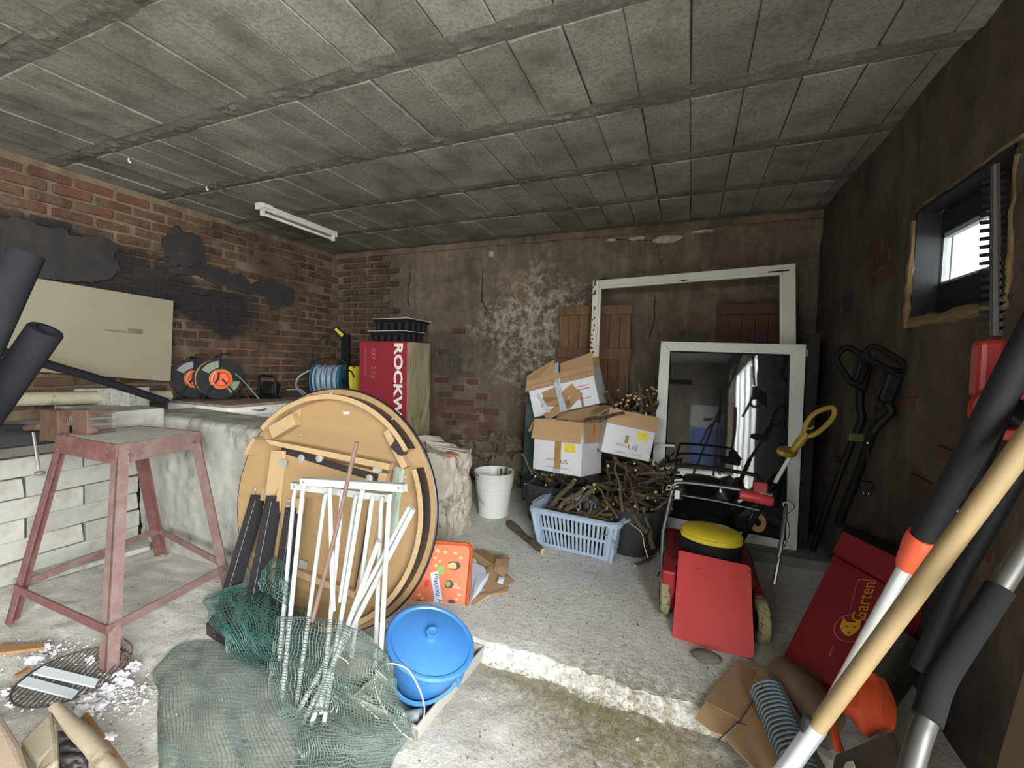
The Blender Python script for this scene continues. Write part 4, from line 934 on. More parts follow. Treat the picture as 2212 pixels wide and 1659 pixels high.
# ---- blue tub with lid, in the shallow plastic tray
m_bluet = mat('blue_tub', (58, 114, 174), .4, var=.05, scale=4, c2=(80, 122, 176), dirt=0, dscale=4)
m_greyt = mat('grey_plastic_tray', (160, 156, 146), .55, var=.06, scale=8, c2=(150, 142, 126), dirt=.1)
A = at(900, 1604, z=ZL); Bq = at(1044, 1402, z=ZL + .05); dirB = V((Bq.x - A.x, Bq.y - A.y, 0)); Lb = dirB.length
M = T(A) @ rz(atan2(dirB.y, dirB.x))   # x runs along the right long side, +y to the left
t = thing('shallow_tray', 'shallow pale grey plastic tray holding the blue tub', 'tray', A)
wd_ = .30
part('tray_floor', MB(M).box((.01, .01, .001), (Lb - .01, wd_, .006)), m_greyt, t)
for nm, q in (('long_side', ((0, 0), (Lb, 0), (Lb, .008), (0, .008))), ('end_side', ((0, 0), (.008, 0), (.008, wd_), (0, wd_))), ('long_side', ((0, wd_), (Lb, wd_), (Lb, wd_ + .008), (0, wd_ + .008))), ('end_side', ((Lb - .008, 0), (Lb, 0), (Lb, wd_), (Lb - .008, wd_)))):
    part(nm, MB(M).prism(q, .055), m_greyt, t)
part('rolled_rim', MB(M).tube([(0, 0, .055), (Lb, 0, .055), (Lb, wd_ + .008, .055), (0, wd_ + .008, .055), (0, 0, .055)], .008, 8), m_greyt, t, smooth=True)
cb = at(905, 1480, z=ZL + .03); cl = at(930, 1384, z=.20)
zt = (cl - cb).normalized(); xt = V((1, .1, 0)); xt = (xt - zt * xt.dot(zt)).normalized(); yt = zt.cross(xt); MT = Matrix((xt, yt, zt)).transposed().to_4x4(); MT.translation = cb
h = (cl - cb).length; MT = MT @ Matrix.Diagonal((1.2, 1.2, 1, 1))
t = thing('blue_tub', 'blue oval plastic tub with its domed lid on, standing tilted in the pale tray', 'tub', V((cb.x, cb.y, ZL + .01)))
part('tub_body', MB(MT).lathe([(0, .0), (.088, .0), (.097, .012), (.105, h * .35), (.107, h * .36), (.115, h * .62), (.120, h * .63), (.124, h * .8), (.130, h * .81), (.134, h * .98)], 56, sx=1.02, sy=.86), m_bluet, t, smooth=True)
part('lid', MB(MT).lathe([(.134, h * .93), (.143, h * .94), (.1455, h), (.140, h + .008), (.132, h + .009), (.127, h + .004), (.10, h + .014), (.05, h + .024), (0, h + .027)], 60, sx=1.02, sy=.88), m_bluet, t, smooth=True)
part('lid_knob', MB(MT).lathe([(.022, h + .024), (.019, h + .03), (.019, h + .046), (.021, h + .05), (.014, h + .052), (.012, h + .046), (0, h + .046)], 24), m_bluet, t, smooth=True)
for k in range(3):
    Pb = []
    for i in range(25):
        a_ = radians(interp(188, 348, i / 24)); zz_ = h * (.68 - .42 * sin(pi * i / 24)) + .009 * k; r_ = .103 + .034 * zz_ / h + .004; Pb.append(MT @ V((r_ * 1.02 * cos(a_), r_ * .86 * sin(a_), zz_)))
    part('bail_handle', MB().tube(Pb, .0045, 8), m_bluet, t, smooth=True)
part('handle_lug', MB(MT).box((.122, -.04, h * .62), (.138, -.0, h * .78)), m_bluet, t, bevel=.004)
m_ring = mat('cream_plastic', (222, 212, 182), .45, var=.04)
P = [at(880, 1592, y=1.13), at(850, 1560, y=1.11), at(822, 1515, y=1.10), at(812, 1475, y=1.09), at(818, 1448, y=1.09), at(836, 1434, y=1.09), at(858, 1434, y=1.09), at(882, 1446, y=1.10), at(902, 1478, y=1.12), at(915, 1515, y=1.13), at(916, 1545, y=1.14), at(905, 1575, y=1.15)]
mb = MB(); Q = catmull(P, 8)
vs = []
for i, p in enumerate(Q):
    d = (Q[min(i + 1, len(Q) - 1)] - Q[max(0, i - 1)]).normalized(); s = V((.35, -.6, .4)).normalized(); s = (s - d * s.dot(d)).normalized() * (.004 + .009 * sin(pi * min(1, i / len(Q) * 1.05)) ** .6)
    nrm = d.cross(s).normalized() * .0015; vs += [p - s - nrm, p + s - nrm, p + s + nrm, p - s + nrm]
n = len(Q); mb.add(vs, [(i * 4 + k, i * 4 + (k + 1) % 4, (i + 1) * 4 + (k + 1) % 4, (i + 1) * 4 + k) for i in range(n - 1) for k in range(4)])
solo('plastic_hoop', 'cream plastic strip bent into a hoop in front of the blue tub', 'strip', mb, m_ring, smooth=True)
p = at(888, 1565, z=ZL + .014); solo('clear_cup', 'small clear plastic cup lying in the pale tray', 'cup', MB(axisM(p + V((0, .01, .022)), V((.9, .3, .12)))).lathe([(0, -.03), (.02, -.03), (.026, .03), (.023, .03), (.018, -.026), (0, -.026)], 20), mat('clear_cup', (200, 206, 208), .2, trans=.6), smooth=True)

# ---- dark foot under the net roll
# ---- green plastic mesh
m_net = mat('green_net', (52, 84, 76), .5, var=.3, scale=20)
m_net2 = mat('grey_green_net', (84, 98, 90), .55, var=.25, scale=14)
def crsurf(G):
    nr, nc = len(G), len(G[0])
    def w(t): return (-.5 * t + t * t - .5 * t ** 3, 1 - 2.5 * t * t + 1.5 * t ** 3, .5 * t + 2 * t * t - 1.5 * t ** 3, -.5 * t * t + .5 * t ** 3)
    def f(u, v):
        x = u * (nc - 1); y = v * (nr - 1); i = min(int(x), nc - 2); j = min(int(y), nr - 2); wu = w(x - i); wv = w(y - j); p = V()
        for b in range(4):
            for a in range(4):
                ii = min(max(i + a - 1, 0), nc - 1); jj = min(max(j + b - 1, 0), nr - 1); p += G[jj][ii] * (wu[a] * wv[b])
        return p
    return f
def net(G, nu, nv, amp, r, seed, hole=None):
    f = crsurf(G); rr = random.Random(seed)
    def g(i, j):
        u = i / nu; v = j / nv; p = f(u, v); q = V((u * 6 + seed, v * 6, seed))
        return p + V((noise.noise(q) * amp + noise.noise(q * 4) * .002, noise.noise(q + V((9, 0, 0))) * amp + noise.noise(q * 4 + V((5, 0, 0))) * .002, abs(noise.noise(q + V((0, 9, 0)))) * amp))
    grid = [[g(i, j) for i in range(nu + 1)] for j in range(nv + 1)]
    vs = []; fs = []
    def seg_line(P):
        b = len(vs); n = len(P)
        for i, p in enumerate(P):
            d = P[min(i + 1, n - 1)] - P[max(i - 1, 0)]; a = d.cross(V((.3, .2, 1))).normalized() * r; c = a.cross(d).normalized() * r
            vs.extend((p + a, p - a * .5 + c * .87, p - a * .5 - c * .87))
        for i in range(n - 1):
            for k in range(3): fs.append((b + i * 3 + k, b + i * 3 + (k + 1) % 3, b + (i + 1) * 3 + (k + 1) % 3, b + (i + 1) * 3 + k))
    for j in range(nv + 1): seg_line(grid[j])
    for i in range(nu + 1): seg_line([grid[j][i] for j in range(nv + 1)])
    mb = MB(); mb.v = vs; mb.f = fs; return mb
Zf = ZL + .008
def gp(rows): return [[at(u, v, z=z) if z < 5 else at(u, v, y=z - 10) for (u, v, z) in r] for r in rows]
t = thing('garden_net', 'crumpled green plastic garden mesh spread over the floor and the rack feet', 'net', V((-1.6, 1.05, ZL)))
flat = gp([[(385, 1395, Zf), (440, 1385, Zf), (500, 1392, Zf), (560, 1400, Zf)],
           [(338, 1450, Zf), (430, 1450, Zf + .01), (540, 1455, Zf + .015), (640, 1470, Zf)],
           [(342, 1540, Zf), (440, 1545, Zf + .02), (560, 1550, Zf + .01), (700, 1560, Zf + .02)],
           [(345, 1680, Zf), (460, 1690, Zf + .01), (620, 1690, Zf + .02), (780, 1690, Zf)],
           [(350, 1800, Zf), (480, 1800, Zf), (640, 1800, Zf), (800, 1800, Zf)]])
part('flat_mesh', net(flat, 52, 46, .022, .0017, 3), m_net2, t)
fold = gp([[(600, 1545, Zf + .05), (680, 1530, Zf + .05), (780, 1560, Zf + .05), (890, 1545, Zf + .1)],
           [(640, 1600, Zf + .03), (700, 1590, Zf + .07), (790, 1600, Zf + .05), (885, 1590, Zf + .04)],
           [(640, 1660, Zf), (700, 1650, Zf + .03), (770, 1650, Zf + .02), (850, 1640, Zf)],
           [(600, 1780, Zf), (680, 1770, Zf), (740, 1760, Zf), (800, 1760, Zf)]])
part('fold_mesh', net(fold, 36, 26, .014, .0017, 5), m_net2, t)
roll = gp([[(520, 1262, .16), (560, 1270, .16), (600, 1285, .14), (650, 1330, .1)],
           [(445, 1292, .12), (500, 1285, .16), (580, 1310, .17), (680, 1375, .12)],
           [(450, 1330, .09), (520, 1340, .13), (600, 1370, .14), (700, 1430, .09)],
           [(480, 1380, .03), (550, 1400, .06), (640, 1440, .07), (730, 1500, .03)],
           [(500, 1425, Zf), (580, 1450, Zf + .02), (650, 1500, Zf + .02), (720, 1560, Zf)]])
part('rolled_mesh', net(roll, 40, 34, .022, .0014, 8), m_net, t)
part('rolled_mesh', net([[p + V((.015, .03, -.02)) for p in r] for r in roll], 38, 32, .024, .0014, 9), m_net, t)
tuft = gp([[(590, 1205, 11.3), (610, 1215, 11.28), (628, 1250, 11.26)], [(565, 1240, 11.26), (600, 1250, 11.2), (630, 1285, 11.2)], [(560, 1275, 11.24), (590, 1290, 11.18), (625, 1310, 11.2)]])
part('mesh_tuft', net(tuft, 18, 16, .014, .0013, 11), m_net, t)
drape = gp([[(600, 1330, 11.16), (700, 1340, 11.1), (790, 1370, 11.1), (850, 1440, 11.1)],
            [(590, 1410, 11.07), (690, 1420, 11.02), (790, 1455, 11.0), (860, 1500, 11.02)],
            [(580, 1480, 11.01), (680, 1490, 10.97), (780, 1525, 10.96), (880, 1560, 10.98)],
            [(600, 1545, Zf + .06), (690, 1550, Zf + .05), (790, 1580, Zf + .06), (895, 1600, Zf + .02)]])
part('draped_mesh', net(drape, 46, 36, .02, .0014, 14), m_net2, t)
for k in range(16):
    u, v = R.uniform(700, 860), R.uniform(1430, 1540); p = at(u, v, y=1.02 + R.uniform(-.03, .03))
    part('loose_strand', MB().tube(catmull([p, p + V((R.uniform(-.03, .03), R.uniform(-.02, .01), R.uniform(.01, .05))), p + V((R.uniform(-.06, .06), R.uniform(-.03, .01), R.uniform(-.02, .03)))], 6), .0009, 4), m_net2 if k % 2 else m_ring, t)
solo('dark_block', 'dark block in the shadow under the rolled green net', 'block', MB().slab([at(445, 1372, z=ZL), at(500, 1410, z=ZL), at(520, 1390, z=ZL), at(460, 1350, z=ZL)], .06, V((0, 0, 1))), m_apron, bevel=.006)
solo('grass_tuft', 'crumpled grass tuft caught inside the net by the tray', 'grass', net(gp([[(730, 1500, Zf + .03), (790, 1490, Zf + .04), (840, 1520, Zf + .03)], [(740, 1560, Zf + .01), (800, 1575, Zf + .02), (860, 1580, Zf)]]), 40, 30, .04, .0007, 21), mat('dry_grass', (118, 118, 84), .9), kind='stuff')

# ---- white bucket
c = V((-1.49, 3.27, .0)); 
m_wbk = mat('white_bucket', (208, 210, 204), .45, var=.04, scale=4, c2=(170, 168, 156), dirt=-.05)
t = thing('white_bucket', 'white plastic bucket with a few sticks standing in it', 'bucket', c)
part('bucket_body', MB(T(c)).lathe([(0, .0), (.118, .0), (.13, .012), (.131, .035), (.128, .036), (.15, .24), (.1555, .245), (.171, .37), (.174, .375), (.170, .378), (.166, .37), (.148, .24), (.122, .015), (0, .015)], 56), m_wbk, t, smooth=True)
# ---- cut branches: six shapes, copied piece by piece
def bark(name, c, c2):
    m, nt, N, LK, B = nodes(name); P = pos(nt, (1, 1, 1), obj=True)
    col = mix(nt, ramp(nt, nz(nt, P, 14, 6, .7), .35, .65), L(c), L(c2)); col = mix(nt, math_(nt, 'MULTIPLY', ramp(nt, nz(nt, P, 45, 4, .7), .55, .65), .5), col, L((150, 142, 118)))
    oi = N.new('ShaderNodeObjectInfo'); v = math_(nt, 'MULTIPLY_ADD', oi.outputs['Random'], .7); v.node.inputs[2].default_value = .65
    cb = N.new('ShaderNodeCombineColor'); [LK.new(v, cb.inputs[i]) for i in range(3)]
    LK.new(mix(nt, 1, col, cb.outputs[0], 'MULTIPLY'), B.inputs['Base Color']); B.inputs['Roughness'].default_value = .9
    LK.new(bump(nt, nz(nt, P, 60, 5, .7), .8, .006), B.inputs['Normal']); return m
m_bark = bark('branch_bark', (104, 92, 66), (74, 60, 44)); m_bark_d = bark('dark_bark', (74, 58, 46), (48, 38, 32))
m_cut = mat('cut_wood', (216, 186, 132), .8, var=.15, scale=60, rnd=.2); m_cuto = mat('orange_cut_wood', (214, 120, 62), .8, var=.15, scale=60, rnd=.1)
def branch_proto(L_, r, seed, bark_m, cut_m, twig=True):
    """a branch along +z from the origin; returns the thing"""
    rr = random.Random(seed); n = 9; P = []
    for i in range(n):
        k = i / (n - 1); P.append(V((.035 * L_ * noise.noise(V((k * 3, seed, 0))) * 2, .035 * L_ * noise.noise(V((k * 3, seed, 5))) * 2, k * L_)))
    rad = [r * (1 - .25 * i / (n - 1)) * rr.uniform(.92, 1.1) for i in range(n)]
    o = thing('branch', 'x', 'branch', V((0, 0, 0)))
    part('bark', MB().tube(P, rad, 9), bark_m, o, smooth=True)
    d = (P[-1] - P[-2]).normalized(); M = axisM(P[-1], d, V((0, 1, 0)))
    part('cut_end', MB(M).lathe([(rad[-1] * .93, -.0005), (rad[-1] * .9, .002), (0, .0025)], 10), cut_m, o)
    if twig:
        k = rr.randint(3, 5); part('twig_stub', MB().tube([P[k], P[k] + V((r * 2.2, r * rr.uniform(-1, 1), r * 2.5))], [r * .4, r * .3], 6), bark_m, o)
    return o
protos = []
for s, (l, r, bm_k, cm) in enumerate(((.34, .019, m_bark, m_cut), (.40, .013, m_bark, m_cut), (.30, .023, m_bark, m_cuto), (.44, .010, m_bark_d, m_cut), (.36, .015, m_bark_d, m_cut), (.28, .017, m_bark, m_cut), (.42, .0085, m_bark, m_cut))):
    protos.append(branch_proto(l, r, s + 1, bm_k, cm)); 
PL = [.34, .40, .30, .44, .36, .28, .42]
used_proto = set()
def put_branch(a, d, k, lab, group=None, s=1.0):
    """a: base point, d: direction of the cut end"""
    M = axisM(a, d, V((0, 1, .1))) @ rz(R.uniform(0, 6)) @ Matrix.Scale(s, 4)
    if k in used_proto: o = copy_tree(protos[k], None, M)
    else: used_proto.add(k); o = protos[k]; o.matrix_world = M; WM[o] = M
    o['label'] = lab
    if group: o['group'] = group
    elif 'group' in o: del o['group']
    return o
# sticks in the white bucket
for k, (u, v, uu, vv, kk, lab) in enumerate(((1095, 1010, 1070, 1060, 4, 'thick bark stick leaning out of the white bucket on its right'), (1082, 1012, 1066, 1060, 3, 'dark stick leaning in the white bucket, left of the thick one'), (1104, 1016, 1078, 1060, 4, 'short split stick at the right rim inside the white bucket'))):
    tip = at(u, v, y=3.26); bs = V((-1.47 + .03 * k, 3.27, .06)); put_branch(bs, tip - bs, kk, lab, s=(tip - bs).length / PL[kk])
p = at(1036, 1030, y=3.12); put_branch(p + V((-.055, -.01, .012)), V((1, .2, -.05)), 4, 'short broken stick lying on the left rim of the white bucket', s=.36)
solo('curled_twig', 'thin curled twig hanging down the outside of the white bucket', 'twig', MB().tube(catmull([at(1031, 1034, y=3.1), at(1028, 1050, y=3.09), at(1033, 1072, y=3.105), at(1046, 1090, y=3.1)], 8), .0022, 5), m_bark)
# ---- black tubs filled with branches
m_tub = mat('black_tub', (50, 52, 56), .5, var=.15, scale=6)
def blacktub(c, r0, r1, h, lab):
    t = thing('black_tub', lab, 'tub', c)
    part('tub_body', MB(T(c)).lathe([(0, 0), (r0, 0), (r0 + .006, .01), (r1 - .006, h - .03), (r1, h - .03), (r1 + .006, h), (r1 - .004, h), (r1 - .012, h - .03), (r0 - .004, .012), (0, .012)], 44), m_tub, t, smooth=True)
    part('rope_handle', MB().tube(catmull([c + V((-r1 * .8, -r1 * .55, h - .03)), c + V((-r1 * .75, -r1 * .78, h - .1)), c + V((-r1 * .55, -r1 * .85, h - .11)), c + V((-r1 * .35, -r1 * .9, h - .04))], 6), .005, 6), m_tub, t)
    return t
T1 = V((-1.0, 3.42, 0)); T2 = V((-.33, 3.12, 0)); T3 = V((-.45, 3.72, 0))
blacktub(T1, .21, .26, .33, 'black round tub full of branches behind the white bucket')
blacktub(T2, .17, .235, .33, 'black tub with branches hidden behind the right end of the pale blue basket')
def pile(c, rx, ry, z0, z1, n, up, lab, grp, ks=(0, 1, 3, 4, 5, 6, 0), s=1.0, lean=None):
    for i in range(n):
        a = R.uniform(0, 2 * pi); q = sqrt(R.random()); x = c[0] + rx * q * cos(a); y = c[1] + ry * q * sin(a); z = R.uniform(z0, z1)
        d = V((R.gauss(0, 1), R.gauss(-.6, .8), R.gauss(up, .35))) if lean is None else V((R.gauss(lean[0], .5), R.gauss(lean[1], .5), R.gauss(lean[2], .3)))
        d.normalize(); k = R.choice(ks); l = PL[k] * s
        put_branch(V((x, y, z)) - d * l * .5, d, k, lab, grp, s)
pile(T1, .15, .12, .32, .43, 20, .12, 'cut branch lying in the black tub behind the white bucket', 'branches in the rear black tub', s=.75)
put_branch(at(1150, 1025, y=3.3), at(1133, 988, y=3.28) - at(1150, 1025, y=3.3), 0, 'stout stick poking up at the left rim of the rear black tub', s=.55)
# the big heap on the right
pile((-.33, 3.28), .22, .2, .26, .56, 44, .0, 'cut branch in the tall heap below the right cardboard box', 'branches in the tall heap', s=.95)
pile((-.24, 3.16), .2, .12, .36, .56, 22, .1, 'cut branch in the tall heap below the right cardboard box', 'branches in the tall heap', s=.7)
for (a, b, k, lab) in (((1330, 1000), (1345, 1105), 1, 'long branch standing steeply in front of the tall heap'), ((1352, 1000), (1378, 1112), 6, 'slanting branch crossing the right side of the tall heap'), ((1290, 1052), (1335, 1120), 1, 'branch sloping from the heap into the basket'), ((1390, 1098), (1412, 1185), 0, 'thick bark branch sloping down from the basket to the floor'), ((1330, 1075), (1400, 1150), 0, 'long bark branch lying across the basket corner')):
    P = at(*a, y=2.95); Q = at(*b, y=2.85); put_branch(Q, P - Q, k, lab, s=(P - Q).length / PL[k])
P = at(1443, 1023, y=2.9); Q = at(1395, 1045, y=3.0); put_branch(Q, P - Q, 4, 'dark stick poking out of the heap towards the glass door', s=.6)
# ---- pale blue laundry basket
m_bask = mat('pale_blue_plastic', (160, 178, 198), .45, var=.05, scale=5)
FLb, FRb = at(1165, 1176, z=0), at(1318, 1214, z=0); 
ang = atan2((FRb - FLb).y, (FRb - FLb).x); M = T(FLb.x, FLb.y, .002) @ rz(ang); Lx = (FRb - FLb).length; Dy = .34; Hh = .27; fl = .045
t = thing('laundry_basket', 'pale blue slatted laundry basket heaped with cut wood', 'basket', M @ V((Lx / 2, Dy / 2, 0)))
def wall_panel(A, B, C, D, n):
    """A,B bottom; C,D top (same order); two rows of upright slots"""
    mb = MB(M); A, B, C, D = map(V, (A, B, C, D)); nrm = (B - A).cross(C - A).normalized() * .0035
    def P(u, v): return A.lerp(B, u).lerp(C.lerp(D, u), v)
    def strip(u0, u1, v0, v1):
        q = [P(u0, v0), P(u1, v0), P(u1, v1), P(u0, v1)]; mb.hexa(q, [p + nrm for p in q])
    mg = .09
    strip(0, mg, 0, 1); strip(1 - mg, 1, 0, 1)
    for v0, v1 in ((0, .09), (.46, .54), (.88, 1)): strip(mg, 1 - mg, v0, v1)
    w = (1 - 2 * mg) / n
    for k in range(n + 1):
        u = mg + k * w
        for v0, v1 in ((.09, .46), (.54, .88)): strip(u - w * .28, u + w * .28, v0, v1)
    return mb
p = [(0, 0, 0), (Lx, 0, 0), (Lx, Dy, 0), (0, Dy, 0)]; q = [(-fl, -fl, Hh), (Lx + fl, -fl, Hh), (Lx + fl, Dy + fl, Hh), (-fl, Dy + fl, Hh)]
for i, n in enumerate((16, 11, 16, 11)):
    j = (i + 1) % 4; part('slatted_side', wall_panel(p[i], p[j], q[i], q[j], n), m_bask, t)
for i in range(4): part('rounded_corner', MB(M).tube([V(p[i]), V(q[i])], .016, 10), m_bask, t, smooth=True)
part('basket_floor', MB(M).box((0, 0, 0), (Lx, Dy, .006)), m_bask, t)
o_ = rrect(-fl - .028, -fl - .028, Lx + fl + .028, Dy + fl + .028, .06, 6); i_ = rrect(-fl, -fl, Lx + fl, Dy + fl, .05, 6); n = len(o_)
mb = MB(M).add([(x, y, Hh - .022) for x, y in o_] + [(x, y, Hh + .004) for x, y in o_] + [(x * .0 + x, y, Hh + .014) for x, y in [((a[0] + b[0]) / 2, (a[1] + b[1]) / 2) for a, b in zip(o_, i_)]] + [(x, y, Hh + .006) for x, y in i_] + [(x, y, Hh - .01) for x, y in i_], [(j * n + i, j * n + (i + 1) % n, (j + 1) * n + (i + 1) % n, (j + 1) * n + i) for j in range(4) for i in range(n)])
part('rim', mb, m_bask, t, smooth=True)
for sx in (-1, 1):
    x = (-fl - .045) if sx < 0 else (Lx + fl + .045)
    part('end_grip', MB(M).tube(catmull([(x - sx * .02, Dy * .12, Hh - .005), (x, Dy * .25, Hh), (x, Dy * .75, Hh), (x - sx * .02, Dy * .88, Hh - .005)], 5), .014, 8, flat=.6), m_bask, t, smooth=True)
cc = M @ V((Lx / 2, Dy / 2, 0))
for i in range(46):
    x = R.uniform(.06, Lx - .02); y = R.uniform(.03, Dy - .05); z = R.uniform(.05, .25); d = V((R.gauss(.2, 1), R.gauss(-.1, .5), R.gauss(.05, .2))).normalized(); k = R.choice((0, 1, 2, 5, 4)); P = M @ V((x, y, z)); l = PL[k] * .75
    # keep inside the basket
    d2 = (rz(ang).inverted() @ d); ex = abs(d2.x) * l / 2; x = min(max(x, ex + .0), Lx - ex); ey = abs(d2.y) * l / 2; y = min(max(y, ey), Dy - ey); P = M @ V((x, y, z))
    put_branch(P - d * l * .5, d, k, 'cut log piece lying in the pale blue basket', 'cut wood in the pale blue basket', .75)
for (a, b, k, lab) in (((1242, 1036), (1182, 1100), 0, 'thick bark log standing highest out of the pale blue basket'), ((1262, 1055), (1190, 1108), 0, 'second thick log leaning beside the highest one in the basket'), ((1285, 1055), (1215, 1110), 0, 'third leaning log in the basket, right of the other two'), ((1313, 1096), (1290, 1085), 2, 'log with a round orange cut end above the basket rim'), ((1345, 1116), (1322, 1100), 2, 'log with a bright orange cut end at the right basket corner'), ((1322, 1112), (1250, 1105), 5, 'split log lying along the front rim of the basket'), ((1228, 1108), (1290, 1112), 2, 'log whose orange end faces the left front of the basket')):
    P = at(*a, y=2.93); Q = at(*b, y=2.99 if a[0] > b[0] else 2.95)
    if (P - Q).length < .14: Q = P + (Q - P).normalized() * .2 + V((0, .12, -.03))
    put_branch(Q, P - Q, k, lab, s=(P - Q).length / PL[k] if (P - Q).length < .45 else 1)
# floor sticks
P = at(1100, 1130, z=.02); Q = at(1172, 1190, z=.02); put_branch(P, Q - P, 0, 'mossy branch lying on the floor left of the basket', s=(Q - P).length / PL[0])
for (a, b, k, lab) in (((1350, 1180), (1380, 1168), 2, 'grey log lying behind the basket near the glass door foot'), ((1385, 1190), (1425, 1175), 2, 'thick log lying on the floor beside the red mower'), ((1405, 1205), (1372, 1222), 5, 'log on the floor with a round pale cut end facing out'), ((1440, 1200), (1400, 1178), 1, 'dark branch lying next to the mower wheel')):
    P = at(*a, z=.03); Q = at(*b, z=.03); put_branch(P, Q - P, k, lab, s=max(.6, (Q - P).length / PL[k]))
solo('thin_twig', 'thin pale twig dangling from the basket wood to the floor', 'twig', MB().tube(catmull([at(1360, 1130, y=2.8), at(1385, 1150, y=2.72), at(1392, 1180, y=2.65), at(1400, 1205, y=2.62)], 8), .003, 5), m_cut)
m_leaf = mat('dry_leaf', (96, 110, 84), .8, var=.2)
for (u, v, lab) in ((1308, 1140, 'dull green leaf hanging over the basket front corner'), (1308, 1155, 'lower dull green leaf on the basket front corner'), (1328, 1172, 'small leaf hanging beside the basket corner'), (1330, 1184, 'lowest leaf beside the basket corner')):
    p = at(u, v, y=2.74); solo('leaf', lab, 'leaf', MB(axisM(p, V((.2, -1, .3))) @ rz(R.uniform(0, 3))).add([(-.02, 0, 0), (0, -.008, .002), (.02, 0, 0), (0, .008, .002), (-.02, 0, -.001), (0, -.008, .001), (.02, 0, -.001), (0, .008, .001)], [(0, 1, 2, 3), (7, 6, 5, 4), (0, 1, 5, 4), (1, 2, 6, 5), (2, 3, 7, 6), (3, 0, 4, 7)]), m_leaf)

# ---- cardboard boxes
m_cw = mat('white_card', (208, 208, 212), .7, var=.03, scale=3, c2=(186, 184, 184), dirt=-.1)
m_cb_ = mat('kraft_card', (176, 142, 104), .8, var=.05, scale=4); m_cbi = mat('kraft_inside', (150, 118, 84), .85, var=.06)
m_tape = mat('brown_tape', (160, 124, 78), .4); m_silver = mat('silver_tape', (190, 198, 208), .3, metal=.3, var=.2, scale=30); m_ylab = mat('yellow_label', (222, 204, 70), .6, c2=(190, 170, 50), dirt=.3, dscale=40)
m_pur = mat('plum_print', (96, 60, 80), .6); m_gryp = mat('grey_print', (120, 120, 128), .6); m_pink = mat('pink_print2', (214, 120, 140), .6)
def carton(lab, BL, BR, TL, dep, flaps, name='cardboard_box'):
    """open box: front face BL-BR-TL; flaps: dict side -> angle from horizontal outwards"""
    M = frame(BL, BR, TL); W = (BR - BL).length; H = (TL - BL).length
    o = thing(name, lab, 'box', BL)
    # local: x right, y up, z = towards camera; box goes to -z
    th = .004
    part('front_wall', MB(M).box((0, 0, -th), (W, H, 0)), m_cw, o); part('back_wall', MB(M).box((0, 0, -dep), (W, H, -dep + th)), m_cbi, o)
    part('side_wall', MB(M).box((0, 0, -dep), (th, H, 0)), m_cw, o); part('side_wall', MB(M).box((W - th, 0, -dep), (W, H, 0)), m_cw, o); part('bottom', MB(M).box((0, 0, -dep), (W, th, 0)), m_cbi, o)
    fm = {}
    for s, (ang, ln) in flaps.items():
        a = radians(ang); dy = -sin(a) * ln; dd = cos(a) * ln
        if s == 'f': q = [(0, H, 0), (W, H, 0), (W * 1.0 + .0, H + dy, dd), (0, H + dy, dd)]
        elif s == 'b': q = [(0, H, -dep), (W, H, -dep), (W, H + dy, -dep - dd), (0, H + dy, -dep - dd)]
        elif s == 'l': q = [(0, H, 0), (0, H, -dep), (-dd, H + dy, -dep), (-dd, H + dy, 0)]
        else: q = [(W, H, 0), (W, H, -dep), (W + dd, H + dy, -dep), (W + dd, H + dy, 0)]
        part('flap', MB().slab([M @ V(p) for p in q], th), m_cb_, o)
    return o, M, W, H
# box A: lower left
BL, BR, TL = at(1151, 1013, y=3.12), at(1256, 1031, y=3.0), at(1160, 905, y=3.15)
oA, MA, W, H = carton('open white box full of twigs with brown flaps, front left of the three boxes', BL, BR, TL, .30, {'f': (74, .155), 'l': (60, .12), 'r': (80, .15), 'b': (-60, .15)})
part('brown_tape', MB(MA).box((W * .45, H * .08, .0005), (W * .58, H * .66, .0015)), m_tape, oA); part('clear_tape', MB(MA).box((W * .42, .0, .0005), (W * .57, H * .12, .0013)), m_silver, oA)
part('yellow_label', MB(MA).box((W * .64, H * .42, .0005), (W * .86, H * .58, .0015)), m_ylab, oA)
text('printed_lettering', 'willems', m_gryp, MA @ T(W * .28, H * .22, .001), W * .2, H * .06, oA); text('printed_lettering', 'US', m_pur, MA @ T(W * .58, H * .19, .001), W * .14, H * .08, oA)
text('printed_lettering', 'www.   us.be !', m_gryp, MA @ T(W * .28, H * .09, .001), W * .52, H * .045, oA)
MS = frame(BR, BR + (MA.to_3x3() @ V((0, 0, -1))), BR + (TL - BL)); part('dark_print_stripe', MB(MS).box((.13, H * .62, .0005), (.145, H * .95, .0015)), m_rd, oA)
# box B: right
BL, BR, TL = at(1297, 976, y=3.10), at(1402, 998, y=3.22), at(1313, 880, y=3.12)
oB, MB_, W, H = carton('open white box with one broad brown flap, resting on the tall heap at the right', BL, BR, TL, .28, {'f': (80, .11), 'l': (40, .1)})
part('yellow_label', MB(MB_).box((W * .66, H * .44, .0005), (W * .88, H * .62, .0015)), m_ylab, oB); part('torn_mark', MB(MB_).box((W * .43, H * .30, .0005), (W * .5, H * .48, .0012)), m_tape, oB)
text('printed_lettering', 'willems', m_gryp, MB_ @ T(W * .28, H * .22, .001), W * .22, H * .07, oB); text('printed_lettering', 'US', m_pur, MB_ @ T(W * .52, H * .19, .001), W * .2, H * .1, oB)
text('printed_lettering', 'www.   us.be', m_gryp, MB_ @ T(W * .27, H * .07, .001), W * .55, H * .05, oB)
